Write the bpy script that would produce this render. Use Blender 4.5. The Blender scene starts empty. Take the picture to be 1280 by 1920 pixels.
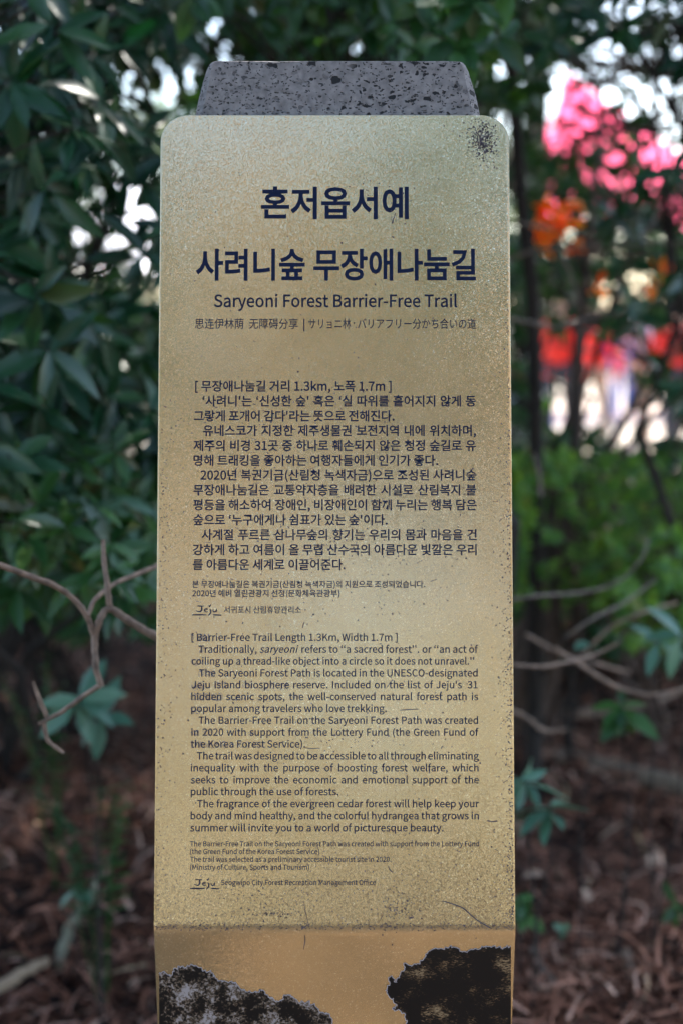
import bpy, bmesh, math, os, random
import numpy as np
from mathutils import Vector, Matrix, geometry

random.seed(7)
RNG = np.random.default_rng(11)
R = math.radians
SC = bpy.context.scene
COL = SC.collection

# ---------------------------------------------------------------- camera, world, sun, exposure
CAMP = Vector((0.0072, 0.0, 1.50))
PITCH = R(8.0)
cd = bpy.data.cameras.new('camera')
cam = bpy.data.objects.new('camera', cd)
COL.objects.link(cam)
cam.location = CAMP
cam.rotation_euler = (R(90) - PITCH, 0, 0)
cd.sensor_fit = 'HORIZONTAL'
cd.sensor_width = 24.0
cd.lens = 50.0
cd.clip_start = 0.05
cd.clip_end = 3000
cd.dof.use_dof = True
cd.dof.focus_distance = 1.625
cd.dof.aperture_fstop = 2.4
SC.camera = cam

SUN_EL, SUN_AZ = 52.0, 28.0          # azimuth clockwise from +Y
world = bpy.data.worlds.new('World')
SC.world = world
world.use_nodes = True
wn = world.node_tree
wn.nodes.clear()
sky = wn.nodes.new('ShaderNodeTexSky')
sky.sky_type = 'NISHITA'
sky.sun_disc = False
sky.sun_elevation = R(SUN_EL)
sky.sun_rotation = R(SUN_AZ)
sky.air_density = 1.0
sky.dust_density = 1.6
bg = wn.nodes.new('ShaderNodeBackground')
bg.inputs['Strength'].default_value = 0.12
wo = wn.nodes.new('ShaderNodeOutputWorld')
wn.links.new(sky.outputs[0], bg.inputs[0])
wn.links.new(bg.outputs[0], wo.inputs[0])

sd = bpy.data.lights.new('sun', 'SUN')
sd.energy = 3.2
sd.angle = R(0.53)
sd.color = (1.0, 0.95, 0.87)
sun = bpy.data.objects.new('sun', sd)
COL.objects.link(sun)
sdir = Vector((math.sin(R(SUN_AZ)) * math.cos(R(SUN_EL)), math.cos(R(SUN_AZ)) * math.cos(R(SUN_EL)), math.sin(R(SUN_EL))))
sun.rotation_euler = sdir.to_track_quat('Z', 'Y').to_euler()

SC.view_settings.view_transform = 'Standard'
SC.view_settings.look = 'None'
SC.view_settings.exposure = 2.55
SC.view_settings.gamma = 1.0
SC.view_settings.use_curve_mapping = False
SC.render.engine = 'CYCLES'
SC.cycles.use_denoising = True
SC.cycles.max_bounces = 8
SC.cycles.diffuse_bounces = 4
SC.cycles.glossy_bounces = 4
SC.cycles.transmission_bounces = 4
SC.cycles.sample_clamp_indirect = 6.0

# ---------------------------------------------------------------- projection helpers
FPX = 2666.67
FWD = Vector((0, math.cos(PITCH), -math.sin(PITCH)))
UPV = Vector((0, math.sin(PITCH), math.cos(PITCH)))


def ray(px, py):
    return FWD + Vector((1, 0, 0)) * ((px - 640) / FPX) + UPV * ((960 - py) / FPX)


def at(px, py, Y):
    d = ray(px, py)
    return CAMP + d * (Y / d.y)


def proj(P):
    d = P - CAMP
    z = d.dot(FWD)
    return 640 + FPX * d.x / z, 960 - FPX * d.dot(UPV) / z, z


def proj_np(P):
    d = P - np.array(CAMP)
    z = d @ np.array(FWD)
    return 640 + FPX * d[:, 0] / z, 960 - FPX * (d @ np.array(UPV)) / z, z


# ---------------------------------------------------------------- object helpers
def tag(o, label=None, cat=None, group=None, kind=None):
    if label: o['label'] = label
    if cat: o['category'] = cat
    if group: o['group'] = group
    if kind: o['kind'] = kind
    return o


def link(name, data, mat=None, parent=None):
    o = bpy.data.objects.new(name, data)
    COL.objects.link(o)
    if mat is not None and data is not None:
        data.materials.clear()
        for m in (mat if isinstance(mat, (list, tuple)) else [mat]):
            data.materials.append(m)
    if parent is not None:
        o.parent = parent
        if ROOTS.get(o.parent.name) is not None:
            o.matrix_parent_inverse = Matrix.Translation(-ROOTS[o.parent.name])
    return o


ROOTS = {}


def empty(name, loc):
    """An Empty at the base of a thing; children keep world coordinates."""
    o = bpy.data.objects.new(name, None)
    COL.objects.link(o)
    o.location = loc
    o.empty_display_size = 0.1
    ROOTS[o.name] = Vector(loc)
    return o


def fast_mesh(name, V, F, rnd=None, smooth=False):
    V = np.asarray(V, dtype=np.float32)
    F = np.asarray(F, dtype=np.int32)
    k = F.shape[1]
    me = bpy.data.meshes.new(name)
    me.vertices.add(len(V))
    me.vertices.foreach_set('co', V.ravel())
    me.loops.add(F.size)
    me.loops.foreach_set('vertex_index', F.ravel())
    me.polygons.add(len(F))
    me.polygons.foreach_set('loop_start', np.arange(0, F.size, k, dtype=np.int32))
    me.polygons.foreach_set('loop_total', np.full(len(F), k, dtype=np.int32))
    if smooth:
        me.polygons.foreach_set('use_smooth', np.ones(len(F), dtype=bool))
    if rnd is not None:
        a = me.attributes.new('rnd', 'FLOAT', 'POINT')
        a.data.foreach_set('value', np.asarray(rnd, dtype=np.float32))
    me.update(calc_edges=True)
    return me


class Geo:
    """collects tubes / boxes / quads, quad faces"""
    def __init__(self):
        self.v = []
        self.f = []

    def tube(self, pts, radii, n=6, caps=True):
        pts = [Vector(p) for p in pts]
        b = len(self.v)
        up = Vector((0.3, 0.2, 0.93))
        for i, p in enumerate(pts):
            t = (pts[min(i + 1, len(pts) - 1)] - pts[max(i - 1, 0)]).normalized()
            a = t.cross(up)
            if a.length < 1e-3: a = t.cross(Vector((1, 0, 0)))
            a.normalize()
            c = t.cross(a)
            for k in range(n):
                w = 2 * math.pi * k / n
                self.v.append(p + (a * math.cos(w) + c * math.sin(w)) * radii[i])
        for i in range(len(pts) - 1):
            for k in range(n):
                self.f.append((b + i * n + k, b + i * n + (k + 1) % n, b + (i + 1) * n + (k + 1) % n, b + (i + 1) * n + k))
        if caps:
            self.f.append(tuple(b + k for k in range(n)))
            e = b + (len(pts) - 1) * n
            self.f.append(tuple(e + k for k in reversed(range(n))))
        return self

    def box(self, lo, hi):
        b = len(self.v)
        x0, y0, z0 = lo
        x1, y1, z1 = hi
        self.v += [Vector(p) for p in ((x0, y0, z0), (x1, y0, z0), (x1, y1, z0), (x0, y1, z0), (x0, y0, z1), (x1, y0, z1), (x1, y1, z1), (x0, y1, z1))]
        self.f += [tuple(b + i for i in q) for q in ((3, 2, 1, 0), (4, 5, 6, 7), (0, 1, 5, 4), (1, 2, 6, 5), (2, 3, 7, 6), (3, 0, 4, 7))]
        return self

    def build(self, name, mat, parent=None, smooth=True):
        me = bpy.data.meshes.new(name)
        me.from_pydata([tuple(v) for v in self.v], [], self.f)
        if smooth:
            me.polygons.foreach_set('use_smooth', np.ones(len(me.polygons), dtype=bool))
        me.update()
        return link(name, me, mat, parent)


def wobble(p0, p1, n, amp, sag=0.0):
    p0 = Vector(p0); p1 = Vector(p1)
    L = (p1 - p0).length
    out = []
    off = Vector((0, 0, 0))
    for i in range(n + 1):
        t = i / n
        if 0 < i < n:
            off = off * 0.6 + Vector((random.uniform(-1, 1), random.uniform(-1, 1), random.uniform(-1, 1))) * amp * L
        out.append(p0.lerp(p1, t) + (off if 0 < i < n else Vector()) + Vector((0, 0, sag * L * math.sin(math.pi * t))))
    return out


# ---------------------------------------------------------------- materials
def newmat(name):
    m = bpy.data.materials.new(name)
    m.use_nodes = True
    nt = m.node_tree
    bsdf = nt.nodes['Principled BSDF']
    return m, nt, bsdf


def N(nt, t, **kw):
    n = nt.nodes.new(t)
    for k, v in kw.items():
        setattr(n, k, v)
    return n


def ramp(nt, stops, interp='LINEAR'):
    n = nt.nodes.new('ShaderNodeValToRGB')
    n.color_ramp.interpolation = interp
    e = n.color_ramp.elements
    while len(e) < len(stops): e.new(0.5)
    for i, (p, c) in enumerate(stops):
        e[i].position = p
        e[i].color = (c[0], c[1], c[2], 1) if len(c) == 3 else c
    return n


def simple(name, col, rough=0.6, metal=0.0, noise=0.25, scale=20.0, spec=0.5):
    m, nt, b = newmat(name)
    tc = N(nt, 'ShaderNodeTexCoord')
    no = N(nt, 'ShaderNodeTexNoise')
    no.inputs['Scale'].default_value = scale
    no.inputs['Detail'].default_value = 5
    nt.links.new(tc.outputs['Object'], no.inputs['Vector'])
    r = ramp(nt, [(0.3, tuple(c * (1 - noise) for c in col)), (0.7, tuple(min(1, c * (1 + noise)) for c in col))])
    nt.links.new(no.outputs['Fac'], r.inputs[0])
    nt.links.new(r.outputs[0], b.inputs['Base Color'])
    b.inputs['Roughness'].default_value = rough
    b.inputs['Metallic'].default_value = metal
    b.inputs['Specular IOR Level'].default_value = spec
    return m


def leafmat(name, stops, rough=0.32, trans=0.35, spec=0.5):
    """per-leaf colour from the rnd attribute / object random"""
    m, nt, b = newmat(name)
    at_ = N(nt, 'ShaderNodeAttribute', attribute_name='rnd')
    oi = N(nt, 'ShaderNodeObjectInfo')
    ad = N(nt, 'ShaderNodeMath', operation='ADD')
    fr = N(nt, 'ShaderNodeMath', operation='FRACT')
    nt.links.new(at_.outputs['Fac'], ad.inputs[0])
    nt.links.new(oi.outputs['Random'], ad.inputs[1])
    nt.links.new(ad.outputs[0], fr.inputs[0])
    r = ramp(nt, stops)
    nt.links.new(fr.outputs[0], r.inputs[0])
    nt.links.new(r.outputs[0], b.inputs['Base Color'])
    b.inputs['Roughness'].default_value = rough
    b.inputs['Specular IOR Level'].default_value = spec
    if trans > 0:
        tr = N(nt, 'ShaderNodeBsdfTranslucent')
        hs = N(nt, 'ShaderNodeHueSaturation')
        hs.inputs['Saturation'].default_value = 1.15
        hs.inputs['Value'].default_value = 2.2
        hs.inputs['Hue'].default_value = 0.47
        nt.links.new(r.outputs[0], hs.inputs['Color'])
        nt.links.new(hs.outputs[0], tr.inputs['Color'])
        mx = N(nt, 'ShaderNodeMixShader')
        mx.inputs[0].default_value = trans
        nt.links.new(b.outputs[0], mx.inputs[1])
        nt.links.new(tr.outputs[0], mx.inputs[2])
        nt.links.new(mx.outputs[0], nt.nodes['Material Output'].inputs['Surface'])
    return m


M = {}
M['leaf_dark'] = leafmat('glossy_dark_leaf', [(0.0, (0.0074, 0.0329, 0.0172)), (0.4, (0.0116, 0.0509, 0.0225)), (0.75, (0.0165, 0.0658, 0.0268)), (0.97, (0.0289, 0.0898, 0.0268)), (1.0, (0.0660, 0.0718, 0.0268))], 0.33, 0.15, 0.45)
M['leaf_mid'] = leafmat('mid_green_leaf', [(0.0, (0.0141, 0.0546, 0.0161)), (0.5, (0.0257, 0.0883, 0.0215)), (0.9, (0.0450, 0.1346, 0.0268)), (1.0, (0.0772, 0.0758, 0.0215))], 0.35, 0.22)
M['leaf_yellow'] = leafmat('fresh_green_leaf', [(0.0, (0.0506, 0.1580, 0.0338)), (0.5, (0.1013, 0.2457, 0.0405)), (0.9, (0.1688, 0.3335, 0.0540)), (1.0, (0.2194, 0.2106, 0.0675))], 0.4, 0.3)
M['leaf_pale'] = leafmat('pale_bluish_leaf', [(0.0, (0.05, 0.13, 0.085)), (0.5, (0.08, 0.185, 0.125)), (1.0, (0.13, 0.24, 0.155))], 0.36, 0.15, 0.6)
M['leaf_orange'] = leafmat('orange_autumn_leaf', [(0.0, (0.75, 0.20, 0.02)), (0.5, (0.85, 0.32, 0.03)), (1.0, (0.85, 0.45, 0.05))], 0.5, 0.6)
M['leaf_reflection'] = leafmat('warm_reflection_leaf', [(0.0, (0.26, 0.19, 0.08)), (0.5, (0.36, 0.28, 0.12)), (1.0, (0.46, 0.37, 0.18))], 0.5, 0.3)  # warm foliage invented to give the plate a golden reflection
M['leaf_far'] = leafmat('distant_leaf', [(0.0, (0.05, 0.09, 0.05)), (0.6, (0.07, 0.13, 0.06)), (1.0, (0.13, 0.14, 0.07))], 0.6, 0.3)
M['litter'] = leafmat('dead_cedar_litter', [(0.0, (0.0195, 0.0080, 0.0053)), (0.4, (0.0910, 0.0345, 0.0189)), (0.65, (0.2340, 0.0978, 0.0578)), (0.88, (0.4420, 0.2185, 0.1470)), (0.97, (0.6760, 0.4370, 0.3255)), (1.0, (0.2600, 0.1955, 0.0945))], 0.75, 0.05, 0.2)
M['bark'] = simple('brown_bark', (0.10, 0.065, 0.048), 0.85, noise=0.45, scale=35)
M['bark_dark'] = simple('dark_bark', (0.026, 0.02, 0.016), 0.9, noise=0.4, scale=25)
M['twig'] = simple('bare_twig_bark', (0.24, 0.165, 0.12), 0.75, noise=0.5, scale=60)
M['twig_grey'] = simple('grey_twig_bark', (0.15, 0.12, 0.095), 0.75, noise=0.5, scale=60)
M['deadwood'] = simple('fallen_wood', (0.24, 0.185, 0.135), 0.85, noise=0.4, scale=30)
M['mosswood'] = simple('mossy_wood', (0.17, 0.16, 0.105), 0.85, noise=0.4, scale=30)
M['cutwood'] = simple('cut_pale_wood', (0.33, 0.235, 0.15), 0.8, noise=0.2, scale=50)


def soil_mat():
    m, nt, b = newmat('forest_soil')
    tc = N(nt, 'ShaderNodeTexCoord')
    n1 = N(nt, 'ShaderNodeTexNoise'); n1.inputs['Scale'].default_value = 9; n1.inputs['Detail'].default_value = 10; n1.inputs['Roughness'].default_value = 0.7
    nt.links.new(tc.outputs['Object'], n1.inputs['Vector'])
    r = ramp(nt, [(0.3, (0.012, 0.007, 0.005)), (0.55, (0.035, 0.018, 0.012)), (0.75, (0.09, 0.05, 0.035))])
    nt.links.new(n1.outputs['Fac'], r.inputs[0])
    nt.links.new(r.outputs[0], b.inputs['Base Color'])
    b.inputs['Roughness'].default_value = 0.95
    bp = N(nt, 'ShaderNodeBump'); bp.inputs['Strength'].default_value = 0.8; bp.inputs['Distance'].default_value = 0.03
    nt.links.new(n1.outputs['Fac'], bp.inputs['Height'])
    nt.links.new(bp.outputs[0], b.inputs['Normal'])
    return m


def gravel_mat(name, a, c, sc=40):
    m, nt, b = newmat(name)
    tc = N(nt, 'ShaderNodeTexCoord')
    n1 = N(nt, 'ShaderNodeTexVoronoi'); n1.inputs['Scale'].default_value = sc
    nt.links.new(tc.outputs['Object'], n1.inputs['Vector'])
    n2 = N(nt, 'ShaderNodeTexNoise'); n2.inputs['Scale'].default_value = 0.8; n2.inputs['Detail'].default_value = 4
    nt.links.new(tc.outputs['Object'], n2.inputs['Vector'])
    mx = N(nt, 'ShaderNodeMath', operation='MULTIPLY')
    nt.links.new(n1.outputs['Color'], mx.inputs[0]); nt.links.new(n2.outputs['Fac'], mx.inputs[1])
    r = ramp(nt, [(0.0, a), (0.6, c)])
    nt.links.new(mx.outputs[0], r.inputs[0])
    nt.links.new(r.outputs[0], b.inputs['Base Color'])
    b.inputs['Roughness'].default_value = 0.9
    return m


def plate_mat():
    m, nt, b = newmat('gold_metallic_paint')
    tc = N(nt, 'ShaderNodeTexCoord')
    L = nt.links.new
    # flakes
    vo = N(nt, 'ShaderNodeTexVoronoi'); vo.inputs['Scale'].default_value = 1000
    L(tc.outputs['Object'], vo.inputs['Vector'])
    sub = N(nt, 'ShaderNodeVectorMath', operation='SUBTRACT'); sub.inputs[1].default_value = (0.5, 0.5, 0.5)
    L(vo.outputs['Color'], sub.inputs[0])
    sc = N(nt, 'ShaderNodeVectorMath', operation='SCALE'); sc.inputs['Scale'].default_value = 0.085
    L(sub.outputs[0], sc.inputs[0])
    ge = N(nt, 'ShaderNodeNewGeometry')
    ad = N(nt, 'ShaderNodeVectorMath', operation='ADD')
    L(ge.outputs['Normal'], ad.inputs[0]); L(sc.outputs[0], ad.inputs[1])
    # gentle orange-peel waviness
    ns = N(nt, 'ShaderNodeTexNoise'); ns.inputs['Scale'].default_value = 260; ns.inputs['Detail'].default_value = 2
    L(tc.outputs['Object'], ns.inputs['Vector'])
    nrm = N(nt, 'ShaderNodeVectorMath', operation='NORMALIZE')
    L(ad.outputs[0], nrm.inputs[0])
    bp = N(nt, 'ShaderNodeBump'); bp.inputs['Strength'].default_value = 0.06; bp.inputs['Distance'].default_value = 0.0004
    L(ns.outputs['Fac'], bp.inputs['Height']); L(nrm.outputs[0], bp.inputs['Normal'])
    L(bp.outputs[0], b.inputs['Normal'])
    # colour: gold with slight mottling and flake tint; the palest flakes are painted-in glints
    sp = N(nt, 'ShaderNodeSeparateColor'); L(vo.outputs['Color'], sp.inputs[0])
    cr = ramp(nt, [(0.0, PLATE_COL[0]), (0.6, PLATE_COL[1]), (0.95, PLATE_COL[2]), (0.99, PLATE_COL[3])])
    L(sp.outputs[0], cr.inputs[0])
    n3 = N(nt, 'ShaderNodeTexNoise'); n3.inputs['Scale'].default_value = 14; n3.inputs['Detail'].default_value = 6; n3.inputs['Roughness'].default_value = 0.65
    L(tc.outputs['Object'], n3.inputs['Vector'])
    r3 = ramp(nt, [(0.3, (0.86, 0.86, 0.84)), (0.7, (1, 1, 1))]); L(n3.outputs['Fac'], r3.inputs[0])
    mu = N(nt, 'ShaderNodeMix', data_type='RGBA', blend_type='MULTIPLY'); mu.inputs[0].default_value = 1
    L(cr.outputs[0], mu.inputs[6]); L(r3.outputs[0], mu.inputs[7])
    L(mu.outputs[2], b.inputs['Base Color'])
    b.inputs['Metallic'].default_value = 0.85
    rr = N(nt, 'ShaderNodeMapRange'); rr.inputs['To Min'].default_value = 0.14; rr.inputs['To Max'].default_value = 0.22
    L(n3.outputs['Fac'], rr.inputs['Value']); L(rr.outputs[0], b.inputs['Roughness'])
    b.inputs['Coat Weight'].default_value = 0.9
    b.inputs['Coat Roughness'].default_value = 0.13
    return m


PLATE_COL = [(0.64, 0.49, 0.27), (0.67, 0.515, 0.285), (0.71, 0.55, 0.315), (0.98, 0.86, 0.60)]
M['plate'] = plate_mat()
M['ink'] = simple('navy_print_ink', (0.004, 0.010, 0.038), 0.6, noise=0.2, scale=300, spec=0.15)
M['smudge'] = simple('smeared_navy_ink', (0.07, 0.07, 0.115), 0.6, noise=0.3, scale=400)
M['speck'] = simple('corrosion_speck', (0.075, 0.058, 0.070), 0.8, noise=0.5, scale=200)


def basalt_mat():
    m, nt, b = newmat('pitted_basalt')
    L = nt.links.new
    tc = N(nt, 'ShaderNodeTexCoord')
    mp = N(nt, 'ShaderNodeMapping'); L(tc.outputs['Object'], mp.inputs['Vector'])
    mp.inputs['Scale'].default_value = (0.62, 1, 1.1)
    # warp
    nw = N(nt, 'ShaderNodeTexNoise'); nw.inputs['Scale'].default_value = 90; nw.inputs['Detail'].default_value = 3
    L(tc.outputs['Object'], nw.inputs['Vector'])
    ws = N(nt, 'ShaderNodeVectorMath', operation='SUBTRACT'); ws.inputs[1].default_value = (0.5, 0.5, 0.5); L(nw.outputs['Color'], ws.inputs[0])
    wk = N(nt, 'ShaderNodeVectorMath', operation='SCALE'); wk.inputs['Scale'].default_value = 0.012; L(ws.outputs[0], wk.inputs[0])
    wa = N(nt, 'ShaderNodeVectorMath', operation='ADD'); L(mp.outputs[0], wa.inputs[0]); L(wk.outputs[0], wa.inputs[1])

    def pores(scale, lo, hi, keep):
        v = N(nt, 'ShaderNodeTexVoronoi'); v.inputs['Scale'].default_value = scale
        L(wa.outputs[0], v.inputs['Vector'])
        s = N(nt, 'ShaderNodeSeparateColor'); L(v.outputs['Color'], s.inputs[0])
        size = N(nt, 'ShaderNodeMapRange'); L(s.outputs[0], size.inputs['Value'])
        size.inputs['From Min'].default_value = keep; size.inputs['From Max'].default_value = 1
        size.inputs['To Min'].default_value = lo; size.inputs['To Max'].default_value = hi
        k = N(nt, 'ShaderNodeMath', operation='GREATER_THAN'); L(s.outputs[0], k.inputs[0]); k.inputs[1].default_value = keep
        d = N(nt, 'ShaderNodeMath', operation='SUBTRACT'); L(size.outputs[0], d.inputs[0]); L(v.outputs['Distance'], d.inputs[1])
        e = N(nt, 'ShaderNodeMath', operation='MULTIPLY'); L(d.outputs[0], e.inputs[0]); e.inputs[1].default_value = 22; e.use_clamp = True
        f = N(nt, 'ShaderNodeMath', operation='MULTIPLY'); L(e.outputs[0], f.inputs[0]); L(k.outputs[0], f.inputs[1])
        return f
    mk = N(nt, 'ShaderNodeTexNoise'); mk.inputs['Scale'].default_value = 11; mk.inputs['Detail'].default_value = 2
    L(tc.outputs['Object'], mk.inputs['Vector'])
    mr = ramp(nt, [(0.42, (0.25, 0.25, 0.25)), (0.52, (1, 1, 1))]); L(mk.outputs['Fac'], mr.inputs[0])
    big = pores(170, 0.16, 0.45, 0.40)
    bm = N(nt, 'ShaderNodeMath', operation='MULTIPLY'); L(big.outputs[0], bm.inputs[0]); L(mr.outputs[0], bm.inputs[1])
    huge = pores(70, 0.10, 0.32, 0.72)
    fine = pores(330, 0.18, 0.42, 0.35)
    fk = N(nt, 'ShaderNodeMath', operation='MULTIPLY'); L(fine.outputs[0], fk.inputs[0]); fk.inputs[1].default_value = 0.9
    mx1 = N(nt, 'ShaderNodeMath', operation='MAXIMUM'); L(bm.outputs[0], mx1.inputs[0]); L(huge.outputs[0], mx1.inputs[1])
    mx2 = N(nt, 'ShaderNodeMath', operation='MAXIMUM'); L(mx1.outputs[0], mx2.inputs[0]); L(fk.outputs[0], mx2.inputs[1])
    ng = N(nt, 'ShaderNodeTexNoise'); ng.inputs['Scale'].default_value = 120; ng.inputs['Detail'].default_value = 6
    L(tc.outputs['Object'], ng.inputs['Vector'])
    rg = ramp(nt, [(0.3, (0.125, 0.115, 0.115)), (0.7, (0.235, 0.218, 0.215))]); L(ng.outputs['Fac'], rg.inputs[0])
    mix = N(nt, 'ShaderNodeMix', data_type='RGBA'); L(mx2.outputs[0], mix.inputs[0]); L(rg.outputs[0], mix.inputs[6])
    mix.inputs[7].default_value = (0.004, 0.0035, 0.004, 1)  # near-black pores: dirt and the shade inside the pits, both put into colour
    L(mix.outputs[2], b.inputs['Base Color'])
    b.inputs['Roughness'].default_value = 0.75
    inv = N(nt, 'ShaderNodeMath', operation='SUBTRACT'); inv.inputs[0].default_value = 1; L(mx2.outputs[0], inv.inputs[1])
    bp = N(nt, 'ShaderNodeBump'); bp.inputs['Strength'].default_value = 1.0; bp.inputs['Distance'].default_value = 0.004
    L(inv.outputs[0], bp.inputs['Height']); L(bp.outputs[0], b.inputs['Normal'])
    return m


M['basalt'] = basalt_mat()
M['soil'] = soil_mat()
M['gravel'] = gravel_mat('pale_path_gravel', (0.30, 0.25, 0.19), (0.55, 0.48, 0.38))
M['trailmat'] = gravel_mat('packed_brown_trail', (0.12, 0.08, 0.05), (0.20, 0.14, 0.095), 60)

# ================================================================= SETTING
# ground sheet: dense near the camera, stretching to the horizon
def ground():
    xs = np.unique(np.concatenate([np.linspace(-3, 3, 90), -np.geomspace(3, 900, 24), np.geomspace(3, 900, 24)]))
    ys = np.unique(np.concatenate([np.linspace(1.1, 8, 110), -np.geomspace(0.01, 900, 20) + 1.1, np.geomspace(8, 1200, 26)]))
    X, Y = np.meshgrid(xs, ys)
    Z = np.zeros_like(X)
    near = np.clip((Y - 1.9) / 0.6, 0, 1) * np.clip((12 - Y) / 5, 0, 1) * np.clip((8 - np.abs(X)) / 4, 0, 1)
    for k in range(14):
        fx, fy, ph = RNG.uniform(1, 7), RNG.uniform(1, 7), RNG.uniform(0, 6.28)
        Z += near * 0.05 / (0.5 + 0.5 * max(fx, fy)) * np.sin(X * fx + ph) * np.sin(Y * fy + ph * 1.7)
    global gz
    V = np.stack([X, Y, Z], -1).reshape(-1, 3)
    n, m = X.shape
    idx = np.arange(n * m).reshape(n, m)
    F = np.stack([idx[:-1, :-1], idx[:-1, 1:], idx[1:, 1:], idx[1:, :-1]], -1).reshape(-1, 4)
    o = link('ground', fast_mesh('ground', V, F, smooth=True), M['soil'])
    tag(o, kind='structure')
    from bisect import bisect

    def h(x, y):
        i = min(max(bisect(ys, y) - 1, 0), n - 2)
        j = min(max(bisect(xs, x) - 1, 0), m - 2)
        return float(Z[i, j])
    return h


gz = None
GH = ground()
# trail where the camera stands and the pale path beyond the trees
g = Geo(); g.v = [Vector(p) for p in ((-60, -3.2, 0.004), (60, -3.2, 0.004), (60, 1.05, 0.004), (-60, 1.05, 0.004))]; g.f = [(0, 1, 2, 3)]
tag(g.build('trail', M['trailmat']), kind='structure')
g = Geo(); g.v = [Vector(p) for p in ((-70, 13.5, 0.004), (70, 12.8, 0.004), (90, 34, 0.004), (-90, 36, 0.004))]; g.f = [(0, 1, 2, 3)]
tag(g.build('gravel_path', M['gravel']), kind='structure')

# ================================================================= THE SIGN
P0 = CAMP + ray(640, 960) * 1.6
P0.x = 0.0
TILT = R(11.9)
U = Vector((0, math.sin(TILT), math.cos(TILT)))          # up along the upper plate
NU = Vector((0, -math.cos(TILT), math.sin(TILT)))        # outward normal


def on_plane(px, py, P, Nn):
    d = ray(px, py)
    return CAMP + d * ((P - CAMP).dot(Nn) / d.dot(Nn))


def upper(px, py):
    p = on_plane(px, py, P0, NU)
    return p.x, (p - P0).dot(U)


BEND_PY = 1746
VB = upper(640, BEND_PY)[1]                              # v of the bend
VT = upper(640, 215.5)[1]
TL = R(7.7)
DL = Vector((0, math.sin(TL), -math.cos(TL)))            # direction down the lower plate
NL = Vector((0, -math.cos(TL), -math.sin(TL)))
PB = P0 + U * VB
HALF = (upper(965, 1700)[0] - upper(289, 1700)[0]) / 2
XC = (upper(965, 1700)[0] + upper(289, 1700)[0]) / 2
RC = 0.031                                               # corner radius


def plate_pt(s, u, off=0.0):
    """s metres below the top edge along the bent plate"""
    sb = VT - VB
    rb = 0.007
    if s < sb - rb:
        return P0 + U * (VT - s) + Vector((u, 0, 0)) + NU * off
    if s > sb + rb:
        return PB + DL * (s - sb) + Vector((u, 0, 0)) + NL * off
    t = (s - sb + rb) / (2 * rb)
    a = PB + U * rb
    c = PB + DL * rb
    p = a * (1 - t) ** 2 + PB * 2 * t * (1 - t) + c * t * t
    n = NU.lerp(NL, t).normalized()
    return p + Vector((u, 0, 0)) + n * off


def px_su(px, py):
    """photo pixel -> (s, u) on the plate"""
    p = on_plane(px, py, P0, NU)
    v = (p - P0).dot(U)
    if v >= VB:
        return VT - v, p.x
    p = on_plane(px, py, PB, NL)
    return (VT - VB) + (p - PB).dot(DL), p.x


SIGN = empty('information_sign', (0, 1.72, 0))
tag(SIGN, 'gold metal information board with Korean and English text on a pitted basalt post', 'sign')

SLEN = (VT - VB) + 0.62


def make_plate():
    rows = [0.0]
    rows += [RC * (1 - math.cos(a)) for a in np.linspace(0.16, math.pi / 2, 12)]
    rows += [RC + 0.003] + list(np.linspace(RC + 0.02, VT - VB - 0.012, 30))
    rows += list(np.linspace(VT - VB - 0.008, VT - VB + 0.008, 9)) + [VT - VB + 0.012]
    rows += list(np.linspace(VT - VB + 0.03, SLEN, 12))
    fr = [-1, -0.985] + list(np.linspace(-0.92, 0.92, 11)) + [0.985, 1]
    nc = len(fr) - 1
    V = []
    for s in rows:
        hw = HALF
        if s < RC:
            hw = HALF - RC + math.sqrt(max(0, RC ** 2 - (RC - s) ** 2))
        for k in range(nc + 1):
            V.append(plate_pt(s, XC + hw * fr[k]))
    F = []
    for i in range(len(rows) - 1):
        for k in range(nc):
            a = i * (nc + 1) + k
            F.append((a, a + nc + 1, a + nc + 2, a + 1))
    me = bpy.data.meshes.new('face_plate')
    me.from_pydata([tuple(v) for v in V], [], F)
    bm = bmesh.new(); bm.from_mesh(me)
    bmesh.ops.recalc_face_normals(bm, faces=bm.faces)
    # make sure the front faces the camera
    f0 = bm.faces[:][len(bm.faces) // 3]
    if f0.normal.y > 0:
        bmesh.ops.reverse_faces(bm, faces=bm.faces)
    bm.to_mesh(me); bm.free()
    me.polygons.foreach_set('use_smooth', np.ones(len(me.polygons), dtype=bool))
    o = bpy.data.objects.new('tmp', me); COL.objects.link(o)
    so = o.modifiers.new('s', 'SOLIDIFY'); so.thickness = 0.006; so.offset = -1
    be = o.modifiers.new('b', 'BEVEL'); be.width = 0.0022; be.segments = 3; be.limit_method = 'ANGLE'; be.angle_limit = R(50)
    dg = bpy.context.evaluated_depsgraph_get()
    m2 = bpy.data.meshes.new_from_object(o.evaluated_get(dg))
    bpy.data.objects.remove(o)
    m2.name = 'face_plate'
    return link('face_plate', m2, M['plate'], SIGN)


PLATE = make_plate()
ROOTS[PLATE.name] = None


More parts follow.
